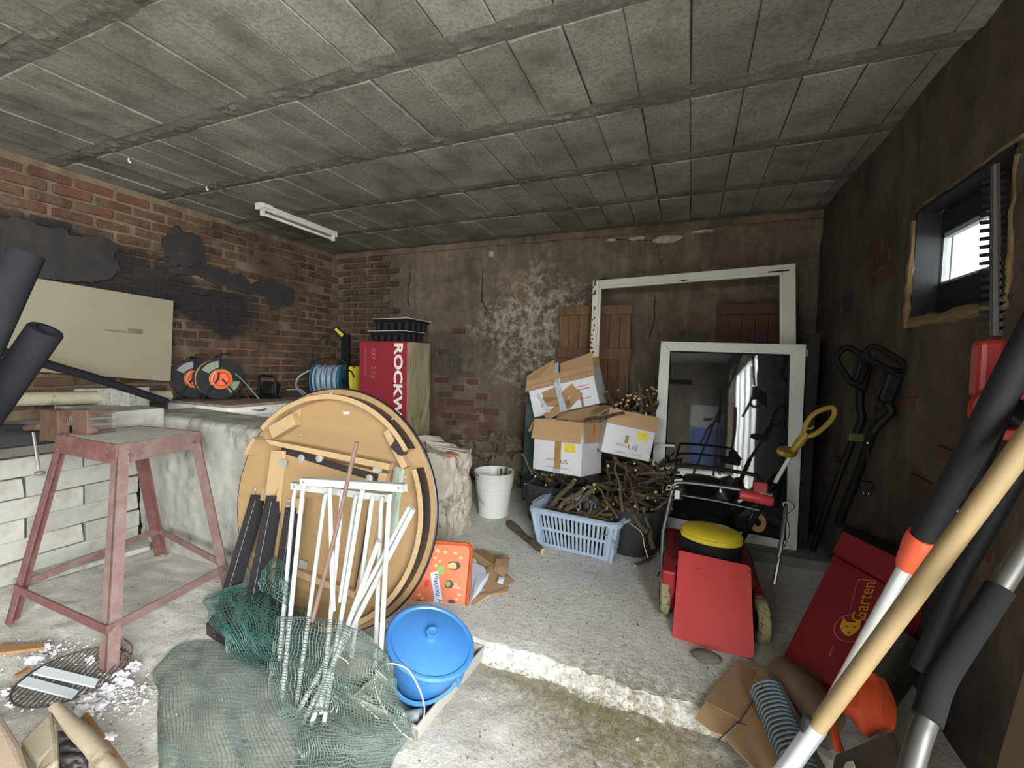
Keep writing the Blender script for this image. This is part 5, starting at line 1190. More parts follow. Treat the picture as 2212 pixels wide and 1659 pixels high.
# box C: taped, upper left
BL, BR, TL = at(1154, 902, y=3.36), at(1296, 872, y=3.34), at(1142, 822, y=3.38)
oC, MC, W, H = carton('white box patched with silver tape, topmost of the stack at the left', BL, BR, TL, .28, {'f': (62, .05), 'b': (-70, .1)})
H2 = H
for (x0, x1, e0, e1, nm) in ((-.02, W * .44, .015, .04, 'l'), (W * .52, W * 1.02, .045, .02, 'r')):
    q = [MC @ V((x0, H * .72 + e0 * 0, .03)), MC @ V((x1, H * .72, .03)), MC @ V((x1 - .0, H * 1.28 + e1, -.08)), MC @ V((x0, H * 1.12 + e0, -.08))]
    part('flap', MB().slab(q, .004), m_cb_, oC)
q = [MC @ V((W * .42, -.0, .004)), MC @ V((W * .52, -.0, .004)), MC @ V((W * .50, H * .75, .036)), MC @ V((W * .43, H * .75, .036))]; part('silver_tape', MB().slab(q, .002), m_silver, oC)
q = [MC @ V((W * .43, H * .75, .036)), MC @ V((W * .50, H * .75, .036)), MC @ V((W * .50, H * 1.3, -.07)), MC @ V((W * .44, H * 1.3, -.07))]; part('silver_tape', MB().slab(q, .002), m_silver, oC)
for (x, y, a, b, an) in ((.33, .55, .13, .07, 8), (.31, .36, .15, .055, -10), (.37, .12, .22, .05, 20), (.58, .5, .12, .05, 25), (.62, .28, .16, .045, 35)):
    part('brown_tape', MB(MC @ T(W * x, H * y, .001) @ rz(radians(an))).box((-a * W, -b, 0), (a * W, b * .4, .001)), m_tape, oC)
part('silver_tape', MB(MC @ T(W * .2, H * .3, .001) @ rz(.4)).box((-.02, -.08, 0), (.012, .1, .002)), m_silver, oC)
for k, (y, m_) in enumerate(((.52, m_pink), (.44, m_gryp), (.2, m_pink))): part('printed_line', MB(MC).box((W * .66, H * y, .0005), (W * .9, H * y + .008, .0012)), m_, oC)
part('grey_patch', MB(MC).box((W * .74, .0, .0005), (W * .78, H * .35, .0012)), m_gryp, oC)
# twigs in the boxes
cA = MA @ V((.17, .3, -.15)); pile(cA, .11, .07, cA.z - .06, cA.z + .03, 16, .1, 'dark twig lying in the open front left box', 'twigs in the front left box', ks=(3, 4, 6), s=.6)
P = at(1345, 893, y=3.02); Q = at(1262, 908, y=3.1); put_branch(Q, P - Q, 4, 'thick dark branch sticking out rightwards from the front left box', s=.9)
cB_ = MB_ @ V((.16, H * 1.0, -.14)); pile((cB_.x + .04, cB_.y + .18), .19, .09, .90, 1.03, 40, .75, 'upright cut branch in the bundle above the right box', 'branches standing above the right box', ks=(0, 0, 2, 5), s=.8, lean=(0, -.75, .8))
for (a, b, k, lab) in (((1253, 820), (1256, 880), 0, 'knobbly upright branch at the left of the bundle above the right box'), ((1375, 830), (1385, 890), 0, 'thick upright branch in the middle of the bundle above the right box'), ((1382, 852), (1384, 900), 2, 'short log with an orange end in the bundle above the right box')):
    P = at(a[0] + 5, a[1], y=3.42); Q = at(*b, y=3.4); put_branch(Q, P - Q, k, lab, s=(P - Q).length / PL[k])
# teal crate / board behind the boxes
q = [at(1128, 1030, y=3.72), at(1190, 1030, y=3.72), at(1190, 870, y=3.72), at(1136, 870, y=3.72)]
solo('teal_panel', 'dull teal plastic panel standing behind the stacked boxes', 'panel', MB().slab([V((p.x, 3.72, max(p.z, .004) if i > 1 else .004)) for i, p in enumerate(q)], .03), mat('dull_teal', (70, 96, 98), .6, var=.1), bevel=.004)
# something carries box C and the bundle: old crate under them
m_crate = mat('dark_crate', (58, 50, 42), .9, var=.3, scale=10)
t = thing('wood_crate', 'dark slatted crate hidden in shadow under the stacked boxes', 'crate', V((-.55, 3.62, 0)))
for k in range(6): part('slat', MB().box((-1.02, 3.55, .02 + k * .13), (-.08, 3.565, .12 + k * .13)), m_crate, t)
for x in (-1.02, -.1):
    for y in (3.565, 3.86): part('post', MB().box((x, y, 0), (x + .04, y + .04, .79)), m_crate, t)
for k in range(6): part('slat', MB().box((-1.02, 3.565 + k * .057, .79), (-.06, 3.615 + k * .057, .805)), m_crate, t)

# ---- old plank shutters against the back wall
m_plank = mat('old_plank', (112, 84, 60), .85, var=.2, scale=5, stretch=(6, 6, .7), c2=(80, 58, 42), dirt=.3, dscale=8, bmp=.6, rnd=.12)
m_plankr = mat('red_brown_plank', (74, 46, 38), .8, var=.15, scale=5, stretch=(6, 6, .7), rnd=.1, bmp=.4)
t = thing('plank_shutter', 'old brown plank shutter leaning on the back wall behind the white frame', 'shutter', V((-.85, 4.0, 0)))
Y0 = 3.99; xa = at(1210, 660, y=Y0); xb = at(1364, 662, y=Y0); zt_ = xa.z; n = 7; Ws = xb.x - xa.x
for k in range(n):
    if k == 3: pass
    x0 = xa.x + Ws * k / n; part('plank', MB().box((x0 + .002, Y0, .0 + .01), (x0 + Ws / n - .003, Y0 + .022, zt_ - R.uniform(.01, .02))), m_plank, t)
for (v0, v1) in ((660, 680), (752, 776)):
    z1 = at(1290, v0, y=Y0 - .02).z; z0 = at(1290, v1, y=Y0 - .02).z
    part('batten', MB().box((xa.x - .01, Y0 - .024, z0), (xb.x + .01, Y0 - .002, z1)), m_plank, t, bevel=.004)
t = thing('plank_shutter', 'dark red-brown shutter on the back wall seen through the white frame at the right', 'shutter', V((.42, 4.0, 0)))
xa = at(1550, 652, y=Y0); xb = at(1692, 652, y=Y0)
for k in range(6): part('plank', MB().box((xa.x + .095 * k, Y0, .01), (xa.x + .095 * k + .092, Y0 + .022, xa.z - .01)), m_plankr, t)
z1 = at(1620, 655, y=Y0 - .02).z; part('batten', MB().box((xa.x - .005, Y0 - .024, z1 - .09), (xa.x + .575, Y0 - .002, z1)), m_plankr, t, bevel=.004)
# ---- big white window frame, empty
m_frame = mat('chipped_white_frame', (206, 202, 190), .5, var=.04, scale=5, c2=(120, 106, 88), dirt=-.1, dscale=18)
M = frame(at(1266, 800, y=3.70), at(1700, 800, y=3.66), at(1280, 597, y=3.82)); MI = M.inverted()
tl_ = MI @ on(1281, 597, M); tr_ = MI @ on(1719, 580, M); 
zdrop = (M @ V((0, 0, 0))).z; yb = -(zdrop - .07) / (M.to_3x3().col[1].z)
t = thing('window_frame', 'tall empty white window frame with flaking paint leaning on the back wall', 'window frame', M @ V((.5, yb, 0)))
x0, x1, yt_ = tl_.x, tr_.x, (tl_.y + tr_.y) / 2; wf = .055
part('left_stile', MB(M).box((x0, yb, -.05), (x0 + wf, yt_, 0)), m_frame, t, bevel=.004); part('right_stile', MB(M).box((x1 - wf * 1.5, yb, -.05), (x1, yt_, 0)), m_frame, t, bevel=.004)
part('top_rail', MB(M).box((x0 + wf, yt_ - wf, -.05), (x1 - wf * 1.5, yt_, -.001)), m_frame, t, bevel=.004); part('bottom_rail', MB(M).box((x0 + wf, yb, -.05), (x1 - wf * 1.5, yb + wf, -.001)), m_frame, t, bevel=.004)
part('rebate', MB(M).box((x0 + wf, yb + wf, -.03), (x0 + wf + .018, yt_ - wf, -.012)), m_frame, t); part('rebate', MB(M).box((x1 - wf * 1.5 - .018, yb + wf, -.03), (x1 - wf * 1.5, yt_ - wf, -.012)), m_frame, t)
part('rebate', MB(M).box((x0 + wf, yt_ - wf - .02, -.03), (x1 - wf * 1.5, yt_ - wf, -.012)), m_frame, t)
m_flake = mat('bare_wood_patch', (96, 74, 58), .9, var=.3, scale=30)
for k in range(26):
    y = R.uniform(yt_ - .75, yt_ - .01); part('flaked_patch', MB(M @ T(x0 + R.uniform(.004, .03), y, .0006) @ rz(R.uniform(0, 3))).prism([(R.uniform(.5, 1) * .014 * cos(a), R.uniform(.5, 1) * .011 * sin(a)) for a in [i * 1.05 for i in range(6)]], .0006), m_flake, t)
for (u, v, a) in ((1690, 585, .09), (1305, 602, .04), (1480, 605, .03)): p = MI @ on(u, v, M); part('dark_fitting', MB(M).box((p.x - a, p.y - .006, .0), (p.x + a * .5, p.y + .004, .0015)), m_crack, t)
# ---- glazed door sash
M = frame(at(1399, 1134, y=3.40), at(1722, 1198, y=3.40), at(1428, 737, y=3.50)); MI = M.inverted()
tl_ = MI @ on(1428, 737, M); tr_ = MI @ on(1742, 744, M); br_ = MI @ on(1721, 1196, M)
x0, x1, y1 = 0, br_.x, (tl_.y + tr_.y) / 2
t = thing('door_sash', 'white glazed door sash with dark glass and a lever handle, leaning upright at the back', 'door sash', M @ V((.4, 0, 0)))
o4 = [(0, 0), (br_.x, br_.y), (tr_.x, tr_.y), (tl_.x, tl_.y)]; wf = .10
def inset(a, b, c, w): pass
i4 = [MI @ on(u, v, M) for u, v in ((1430, 1113), (1697, 1168), (1706, 766), (1448, 758))]; i4 = [(p.x, p.y) for p in i4]
for nm, k in (('bottom_rail', 0), ('right_stile', 1), ('top_rail', 2), ('left_stile', 3)):
    j = (k + 1) % 4; part(nm, MB(M).prism([o4[k], o4[j], i4[j], i4[k]], .055, z0=-.055), m_upvc, t, bevel=.004)
for k in range(4):
    j = (k + 1) % 4; a, b = V((*i4[k], -.006)), V((*i4[j], -.006)); part('gasket', MB(M).tube([a, b], .006, 6), m_black, t)
m_dglass, nt, N, LK, B = nodes('dark_glass'); B.inputs['Base Color'].default_value = (.012, .015, .016, 1); B.inputs['Roughness'].default_value = .03; B.inputs['Specular IOR Level'].default_value = .9; B.inputs['Coat Weight'].default_value = .6; B.inputs['Coat Roughness'].default_value = .02
LK.new(bump(nt, nz(nt, pos(nt), 3, 2), .02, .02), B.inputs['Normal'])
part('glass_pane', MB(M).prism(i4, .006, z0=-.03), m_dglass, t)
hp = MI @ on(1418, 962, M); part('handle_plate', MB(M).box((hp.x - .014, hp.y - .03, 0), (hp.x + .014, hp.y + .05, .008)), m_upvc, t, bevel=.003)
part('lever_handle', MB(M).tube([(hp.x, hp.y + .005, .0), (hp.x, hp.y + .005, .045), (hp.x + .02, hp.y + .008, .052), (hp.x + .13, hp.y + .02, .052)], .010, 10, flat=.8), m_upvc, t, smooth=True)
p = MI @ on(1744, 757, M); part('hinge', MB(M).box((p.x - .0, p.y - .04, -.03), (p.x + .018, p.y + .03, .01)), m_upvc, t, bevel=.003)
# ================================================================ RIGHT
m_red = mat('red_paint', (190, 64, 66), .35, var=.06, scale=5, c2=(178, 80, 78), dirt=-.1, dscale=6)
m_redd = mat('dark_red_plastic', (150, 26, 34), .45, var=.08)
m_yell = mat('bright_yellow', (204, 184, 44), .35, var=.04)
m_tyre = mat('dried_grass_tyre', (150, 140, 104), .95, var=.4, scale=40, c2=(70, 64, 44), dirt=.4, dscale=40, bmp=.9, bscale=80)
m_chrome = mat('dull_chrome', (120, 121, 122), .35, metal=.85, var=.15, scale=20)
# ---- lawn mower
m_deck = mat('mower_deck', (104, 22, 28), .5, var=.1)
t = thing('lawn_mower', 'red lawn mower with a yellow-topped motor, its red rear flap facing out', 'lawn mower', V((.15, 2.6, 0)))
c4 = [at(1451, 1384, y=2.14), at(1630, 1424, y=2.12), at(1622, 1222, y=2.38), at(1466, 1188, y=2.42)]
M = frame(c4[0], c4[1], c4[3]); MI = M.inverted(); P = [MI @ p for p in c4]
poly = []
for i, (p, r) in enumerate(zip(P, (.02, .018, .022, .006))):
    a = (V((P[i - 1].x, P[i - 1].y)) - V((p.x, p.y))).normalized(); b = (V((P[(i + 1) % 4].x, P[(i + 1) % 4].y)) - V((p.x, p.y))).normalized(); q = V((p.x, p.y)); s, e = q + a * r, q + b * r
    for k in range(6): w = k / 5; x = s.lerp(q, w).lerp(q.lerp(e, w), w); poly.append((x.x, x.y))
part('rear_flap', MB(M).prism(poly, .006, z0=-.006), m_red, t, bevel=.002)
part('flap_slot', MB(M).box(((MI @ on(1505, 1229, M)).x, (MI @ on(1505, 1229, M)).y, .0), ((MI @ on(1515, 1231, M)).x, (MI @ on(1505, 1229, M)).y + .003, .001)), m_black, t)
for (u, v) in ((1466, 1203), (1618, 1235)): p = MI @ on(u, v, M); part('flap_hole', MB(M @ T(p.x, p.y, .0005)).lathe([(.003, 0), (0, .0005)], 8), m_black, t)
part('deck', MB().box((-.05, 2.40, .10), (.36, 2.92, .27)), m_deck, t, bevel=.04, seg=3)
part('deck_skirt', MB().box((-.085, 2.30, .05), (-.02, 2.95, .25)), m_redd, t, bevel=.012)
part('deck_skirt', MB().box((.34, 2.34, .05), (.385, 2.95, .20)), m_deck, t, bevel=.012)
cy = V(((at(1535, 1165, y=2.56)).x, 2.56, 0)); zt_ = at(1535, 1140, y=2.56).z
MX = T(cy.x, cy.y, 0) @ rz(-.2)
part('motor_base', MB(MX).lathe([(.12, zt_ - .13), (.155, zt_ - .12), (.16, zt_ - .06), (.15, zt_ - .055)], 40, sx=1.0, sy=.78), m_black, t, smooth=True)
part('motor_cover', MB(MX).lathe([(.15, zt_ - .062), (.158, zt_ - .05), (.156, zt_ - .02), (.135, zt_ - .004), (.07, zt_ + .004), (0, zt_ + .005)], 48, sx=1.0, sy=.78), m_yell, t, smooth=True)
part('cover_lip', MB(MX).lathe([(.157, zt_ - .055), (.166, zt_ - .05), (.166, zt_ - .03), (.157, zt_ - .025)], 20, sx=1.0, sy=.78, a0=radians(215), a1=radians(325)), m_yell, t, smooth=True)
part('motor_skirt', MB(MX).lathe([(.10, .20), (.125, .21), (.13, zt_ - .12), (.12, zt_ - .12)], 32, sy=.8), m_black, t, smooth=True)
def wheel(c, r, w, lab=None, m=m_tyre):
    W = axisM(c, V((1, .08, 0))); o = part('wheel', MB(W).lathe([(r * .55, -w / 2), (r * .9, -w / 2), (r, -w / 3), (r, w / 3), (r * .9, w / 2), (r * .55, w / 2)], 36), m, t, smooth=True, label=lab)
    part('wheel_disc', MB(W).lathe([(0, w * .3), (r * .56, w * .3), (r * .56, -w * .3), (0, -w * .3)], 24), m_black, o, smooth=True)
wheel(V((at(1434, 1312, y=2.34).x, 2.36, .10)), .10, .05, 'rear wheel caked in dried grass'); wheel(V((at(1648, 1355, y=2.25).x, 2.30, .10)), .10, .05, 'right wheel caked in dried grass')
wheel(V((-.07, 2.9, .085)), .085, .04); wheel(V((.38, 2.9, .085)), .085, .04)
Lh = [at(1428, 1235, y=2.50), at(1432, 1150, y=2.62), at(1452, 1060, y=2.72), at(1446, 1052, y=2.72)]
Rh = [at(1672, 1262, y=2.50), at(1690, 1160, y=2.58), at(1698, 1095, y=2.66)]
part('handle_tube', MB().tube(Lh[:3], .011, 8), m_chrome, t, smooth=True); part('handle_tube', MB().tube(Rh, .011, 8), m_chrome, t, smooth=True)
yb = 2.72
part('handle_bar', MB().tube(catmull([at(1446, 1055, y=yb), at(1456, 1046, y=yb), at(1475, 1042, y=yb), at(1550, 1050, y=yb - .01), at(1640, 1064, y=yb - .02), at(1668, 1070, y=yb - .02)], 5), .010, 8), m_chrome, t, smooth=True)
part('handle_bar', MB().tube(catmull([at(1452, 1040, y=yb + .05), at(1460, 1012, y=yb + .05), at(1472, 1006, y=yb + .05), at(1545, 1012, y=yb + .05), at(1628, 1026, y=yb + .04), at(1640, 1034, y=yb + .04), at(1668, 1068, y=yb)], 5), .011, 8), m_black, t, smooth=True)
part('handle_bar', MB().tube([at(1475, 1070, y=yb + .03), at(1550, 1082, y=yb + .03), at(1640, 1102, y=yb + .02)], .006, 8), m_chrome, t, smooth=True)
for (u, v) in ((1446, 1053), (1697, 1090)):
    p = at(u, v, y=yb - .04); part('tube_end', MB(axisM(p, V((-.1, -1, .2)))).lathe([(.008, .0), (.011, .012), (.014, .012), (.014, -.03)], 14), m_chrome, t, smooth=True)
p = at(1463, 1067, y=yb - .02); part('wing_nut', MB(T(p)).box((-.015, -.008, -.03), (.015, .008, .022)), m_upvc, t, bevel=.005)
p = at(1633, 1075, y=yb - .03)
part('switch_box', MB(axisM(p, V((1, 0, -.12)))).lathe([(0, -.085), (.026, -.08), (.03, -.06), (.03, .07), (.024, .082), (0, .084)], 16, sy=1), m_red, t, smooth=True)
part('switch_block', MB(T(at(1642, 1052, y=yb - .01))).box((-.035, -.02, -.03), (.035, .02, .03)), m_redd, t, bevel=.006)
part('wire', MB().tube(catmull([at(1703, 1080, y=2.6), at(1716, 1095, y=2.58), at(1700, 1115, y=2.56), at(1706, 1150, y=2.5), at(1690, 1190, y=2.45), at(1668, 1235, y=2.4), at(1650, 1252, y=2.4)], 6), .0025, 5), m_chrome, t)
part('cable_loop', MB().tube(catmull([at(1420, 1245, y=2.5), at(1440, 1200, y=2.55), at(1436, 1120, y=2.66), at(1450, 1072, y=2.7)], 6), .004, 5), m_black, t)
solo('wood_disc', 'small wooden wheel-like disc hanging in shadow behind the mower handle', 'disc', MB(axisM(at(1637, 1128, y=2.98), V((-.2, -1, .1)))).lathe([(.018, -.012), (.045, -.012), (.045, .012), (.018, .012), (.018, -.012)], 24, sy=1.3), mat('tan_wood', (150, 116, 70), .7), smooth=True)
solo('dead_leaf_clump', 'crumpled dead leaves under the front edge of the red flap', 'leaves', stone_mb(tuple(at(1525, 1418, z=.014)), (.06, .035, .022), 77, 3, .9), mat('dead_leaf', (112, 106, 96), .9, var=.3, scale=20, bmp=.8), smooth=True)

# ---- grass trimmer with the yellow loop handle
m_yell2 = mat('mustard_plastic', (150, 128, 44), .45, var=.08)
t = thing('grass_trimmer', 'electric trimmer with a mustard yellow loop handle propped before the glass door', 'trimmer', at(1668, 1060, y=2.95))
Yt = 2.95
loop = [at(u, v, y=Yt) for u, v in ((1733, 945), (1742, 915), (1757, 895), (1778, 884), (1798, 880), (1803, 892), (1795, 908), (1778, 925), (1760, 938), (1742, 943))]
part('loop_handle', MB().tube(catmull(loop + [loop[0]], 4), .014, 8), m_yell2, t, smooth=True)
part('handle_stem', MB().tube([at(1742, 935, y=Yt), at(1728, 955, y=Yt), at(1712, 975, y=Yt)], [.02, .026, .018], 10), m_yell2, t, smooth=True)
part('guard_collar', MB(axisM(at(1700, 976, y=Yt), V((.3, -.2, .9)))).lathe([(0, -.012), (.085, -.012), (.09, 0), (.085, .014), (0, .016)], 24, sx=1, sy=.5), m_yell2, t, smooth=True)
part('shaft', MB().tube([at(1708, 984, y=Yt), at(1672, 1046, y=Yt - .03)], .012, 10), m_upvc, t, smooth=True)
part('shaft_lower', MB().tube([at(1674, 1042, y=Yt - .03), at(1560, 1240, y=3.04)], .016, 10), m_black, t, smooth=True)
part('trigger', MB().tube([at(1742, 925, y=Yt), at(1752, 926, y=Yt), at(1757, 920, y=Yt)], .006, 6), m_yell2, t)
part('power_lead', MB().tube(catmull([at(1740, 905, y=Yt + .03), at(1765, 878, y=Yt + .03), at(1805, 878, y=Yt), at(1819, 885, y=Yt), at(1816, 930, y=Yt), at(1809, 985, y=Yt)], 6), .0045, 6), m_black, t)
p = at(1806, 992, y=Yt); part('plug', MB(T(p)).box((-.022, -.012, -.016), (.022, .012, .016)), m_black, t, bevel=.004)
# ---- two black strimmers leaning in the right corner
def strimmer(lab, pts, y0, cable=None, boss=None):
    t = thing('strimmer', lab, 'strimmer', at(*pts[-1], y=y0 - .35))
    return t
m_dk = mat('near_black_plastic', (14, 14, 15), .55, spec=.2)
t = thing('strimmer', 'black long-handled strimmer with a D-shaped grip, the left one of the pair', 'strimmer', at(1735, 1190, y=3.0))
y0 = 2.8
part('grip_loop', MB().tube(catmull([at(u, v, y=y0) for u, v in ((1858, 822), (1840, 828), (1822, 805), (1806, 778), (1812, 762), (1828, 750), (1850, 760), (1862, 768), (1868, 790), (1858, 822))], 4), .017, 8), m_dk, t, smooth=True)
part('motor_head', MB().slab([at(1840, 830, y=y0), at(1872, 850, y=y0), at(1888, 790, y=y0), at(1862, 765, y=y0)], .07), m_dk, t, bevel=.012)
part('neck', MB().tube(catmull([at(1858, 845, y=y0), at(1858, 880, y=y0), at(1862, 905, y=y0), at(1850, 935, y=y0)], 5), .02, 10), m_dk, t, smooth=True)
part('shaft', MB().tube([at(1850, 930, y=y0), at(1800, 1060, y=2.85), at(1755, 1190, y=2.9)], .017, 10), m_dk, t, smooth=True)
p = at(1847, 943, y=y0 - .02); part('clamp_collar', MB(T(p)).box((-.03, -.02, -.025), (.035, .02, .02)), mat('olive_clamp', (72, 76, 44), .5), t, bevel=.006)
t = thing('strimmer', 'larger black strimmer with a broad motor housing, the right one of the pair', 'strimmer', at(1770, 1210, y=2.85))
y0 = 2.5
part('grip_loop', MB().tube(catmull([at(u, v, y=y0) for u, v in ((1868, 760), (1885, 748), (1910, 758), (1945, 780), (1955, 800), (1940, 810), (1905, 790), (1880, 778), (1868, 760))], 4), .013, 8), m_dk, t, smooth=True)
part('motor_head', MB().slab([at(1898, 862, y=y0), at(1930, 880, y=y0), at(1962, 800, y=y0), at(1925, 790, y=y0)], .08), m_dk, t, bevel=.014)
part('neck', MB().tube(catmull([at(1915, 870, y=y0), at(1925, 890, y=y0), at(1900, 915, y=y0), at(1885, 935, y=y0)], 5), .02, 10), m_dk, t, smooth=True)
part('strut', MB().tube([at(1895, 855, y=y0), at(1890, 890, y=y0), at(1884, 925, y=y0)], .008, 8), m_dk, t, smooth=True)
part('shaft', MB().tube([at(1888, 925, y=y0), at(1850, 1030, y=2.66), at(1810, 1135, y=2.72)], .021, 12), m_dk, t, smooth=True)
part('screw', MB(axisM(at(1874, 957, y=y0 - .025), V((-.3, -1, .1)))).lathe([(.005, 0), (.004, .004), (0, .005)], 8), m_upvc, t)
part('power_lead', MB().tube([at(1874, 965, y=y0), at(1873, 1000, y=y0), at(1872, 1032, y=y0)], .004, 6), m_black, t)
part('plug', MB(T(at(1871, 1048, y=y0))).box((-.022, -.016, -.03), (.022, .016, .02)), m_black, t, bevel=.005)
for s in (-1, 1): part('plug_pin', MB(T(at(1871, 1060, y=y0) + V((s * .010, 0, -.018)))).lathe([(.003, 0), (.003, .02)], 8), m_chrome, t)
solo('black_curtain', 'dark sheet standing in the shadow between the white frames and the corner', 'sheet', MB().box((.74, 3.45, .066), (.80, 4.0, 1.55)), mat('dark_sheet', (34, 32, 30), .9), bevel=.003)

# ---- red grass catcher with yellow lettering
m_catch = mat('catcher_red', (130, 28, 36), .4, var=.05)
m_gold = mat('golden_print', (214, 158, 46), .5); m_pale = mat('pale_red_line', (206, 110, 100), .5)
A = at(1672, 1452, y=2.06); B = at(1880, 1500, y=1.82); D = at(1800, 1196, y=2.50); Cq = on(1968, 1290, frame(A, B, D))
D2 = at(1826, 1150, y=2.54); C2 = Cq + (D2 - D) * .95
t = thing('grass_catcher', 'large dark red grass catcher with a golden animal-head emblem and lettering', 'grass catcher', (A + B) / 2)
n_ = (B - A).cross(D - A).normalized(); n_ = n_ if n_.dot(CAM - A) < 0 else -n_
part('body', MB().slab([A, B, Cq, D], .08, n_), m_catch, t, bevel=.012)
part('top_lip', MB().slab([D - n_ * .012, Cq - n_ * .012, C2 - n_ * .012, D2 - n_ * .012], .08, n_), m_catch, t, bevel=.008)
part('dark_opening', MB().slab([D2 + V((0, 0, .005)), C2 + V((0, 0, .005)), C2 + V((.03, .12, .02)), D2 + V((.0, .12, .02))], .01, V((0, 0, -1))), m_black, t)
M = frame(A, B, D); MI = M.inverted()
if (M.to_3x3().col[2]).dot(CAM - A) < 0: print('catcher frame flipped')
def cp(u, v): p = MI @ on(u, v, M); return V((p.x, p.y))
a = cp(1868, 1345); b = cp(1893, 1262); an = atan2((b - a).y, (b - a).x); LL = (b - a).length
text('printed_lettering', 'Garten', m_gold, M @ T(a.x, a.y, .0015) @ rz(an), LL * 1.04, .055, t, .001)
e = cp(1838, 1357)
EM = M @ T(e.x, e.y, .001) @ rz(an - pi / 2)
part('emblem_ring', MB(EM).lathe([(.062, .0005), (.066, .0008)], 40), m_pale, t)
hd = [(-.042, .000), (-.040, .045), (-.022, .026), (.010, .028), (.030, .047), (.036, .004), (.022, -.022), (.004, -.040), (-.012, -.036), (-.030, -.020)]
part('emblem_head', MB(EM).prism(hd, .0008, z0=.0008), m_gold, t)
for (x, y) in ((-.014, .004), (.014, .006), (.0, -.024)): part('emblem_eye', MB(EM @ T(x, y, .0018)).lathe([(.005, 0), (0, .0003)], 8, sx=1.3, sy=.6), m_catch, t)
pts = [cp(1792, 1418), cp(1800, 1395)]; part('emblem_line', MB(M).tube([(p.x, p.y, .001) for p in pts], .0015, 4), m_pale, t)
pts = [cp(1836, 1322), cp(1848, 1270), cp(1856, 1252), cp(1895, 1255)]; part('emblem_line', MB(M).tube([(p.x, p.y, .001) for p in pts], .0015, 4), m_pale, t)

# ---- cardboard sheet and blue-tined rake
z0 = ZL + .02
q = [at(1598, 1424, y=2.05), at(1722, 1500, y=1.86), at(1690, 1680, y=1.42), at(1565, 1600, y=1.55)]
t = thing('flat_cardboard', 'torn brown cardboard sheet lying over the floor step under the rake', 'cardboard', at(1600, 1560, z=ZL))
P = [at(u, v, z=z) for u, v, z in ((1598, 1424, .03), (1640, 1448, .03), (1668, 1466, .03), (1740, 1560, .03), (1770, 1700, .025), (1650, 1680, .02), (1592, 1622, .02), (1566, 1592, .02), (1590, 1570, .02), (1596, 1552, .025), (1522, 1514, .02), (1545, 1480, .02))]
def fansheet(name, P, m, parent, th=.004):
    n = len(P); c = sum(P, V()) / n; part(name, MB().add(P + [c] + [p - V((0, 0, th)) for p in P] + [c - V((0, 0, th))], [(i, (i + 1) % n, n) for i in range(n)] + [((i + 1) % n + n + 1, i + n + 1, 2 * n + 1) for i in range(n)] + [(i, (i + 1) % n, n + 1 + (i + 1) % n, n + 1 + i) for i in range(n)]), m, parent)
fansheet('main_sheet', P, m_card, t)
fansheet('torn_flap', [at(u, v, z=z) for u, v, z in ((1522, 1518, .02), (1588, 1545, .02), (1592, 1556, .018), (1562, 1588, .01), (1535, 1578, .005), (1500, 1550, .005))], m_card, t)
fansheet('upper_flap', [at(u, v, z=z) for u, v, z in ((1640, 1444, .05), (1668, 1462, .05), (1655, 1486, .045), (1628, 1470, .045))], m_card2, t)
for pts in (((1550, 1600), (1600, 1555), (1650, 1480)), ((1592, 1560), (1612, 1566))): part('crease', MB().tube([at(u, v, z=.032) for u, v in pts], .0018, 4), m_crack, t)
m_btine = mat('pale_blue_tine', (104, 134, 150), .45, var=.08)
t = thing('leaf_rake', 'rake with a row of pale blue curved tines lying on the cardboard', 'rake', at(1700, 1600, z=0))
A = at(1655, 1475, z=.10); B = at(1752, 1690, z=.04)
part('tine_bar', MB().slab([A + V((.02, 0, .0)), B + V((.02, 0, 0)), B + V((.06, .01, 0)), A + V((.05, .01, 0))], .012, V((0, 0, 1))), m_steel, t, bevel=.002)
for k in range(22):
    p = A.lerp(B, k / 21); pts = catmull([p + V((.035, 0, .012)), p + V((.005, -.004, .014)), p + V((-.04, -.014, -.01)), p + V((-.052, -.02, -.045))], 4)
    part('tine', MB().tube(pts, [.0065] * 3 + [.006] * 3 + [.0045] * (len(pts) - 6), 5, flat=.6), m_btine, t, smooth=True)
for k in range(9):
    p = A + V((-.02 + .012 * k, .02 + .004 * k, .0)); part('frayed_tip', MB().tube([p + V((.03, -.02, 0)), p + V((-.03, .05, .015))], .0012, 4), mat('frayed_tan', (120, 98, 70), .9), t)
# brown roll lying behind the rake
solo('brown_roll', 'dark tan rolled material lying behind the rake head', 'roll', MB().tube([at(1690, 1452, y=2.0), at(1745, 1500, y=1.85), at(1790, 1560, y=1.75)], [.06, .065, .06], 20), mat('tan_roll', (112, 90, 72), .9, var=.2), smooth=True)
# orange tool end
m_or = mat('orange_plastic', (190, 74, 42), .35, var=.06)
t = thing('orange_tool', 'glossy orange plastic tool housing low behind the wooden pole', 'tool', at(1870, 1590, y=1.6))
part('housing', MB().tube(catmull([at(1868, 1460, y=1.66), at(1872, 1500, y=1.62), at(1872, 1545, y=1.56), at(1870, 1590, y=1.52)], 5), [.05 + .02 * sin(i / 15 * pi) if i < 12 else .05 - .01 * (i - 11) for i in range(16)], 8), m_or, t, smooth=True)
part('prong', MB().tube(catmull([at(1800, 1570, y=1.55), at(1806, 1600, y=1.5), at(1815, 1625, y=1.48)], 5), .012, 8), m_or, t, smooth=True)
solo('black_motor', 'glossy black cylindrical motor lying in the dark behind the poles', 'motor', MB().tube([at(1880, 1490, y=1.85), at(1955, 1380, y=1.95)], .075, 24), mat('glossy_black', (28, 26, 22), .25, c2=(90, 82, 50), dirt=-.1, dscale=30), smooth=True)
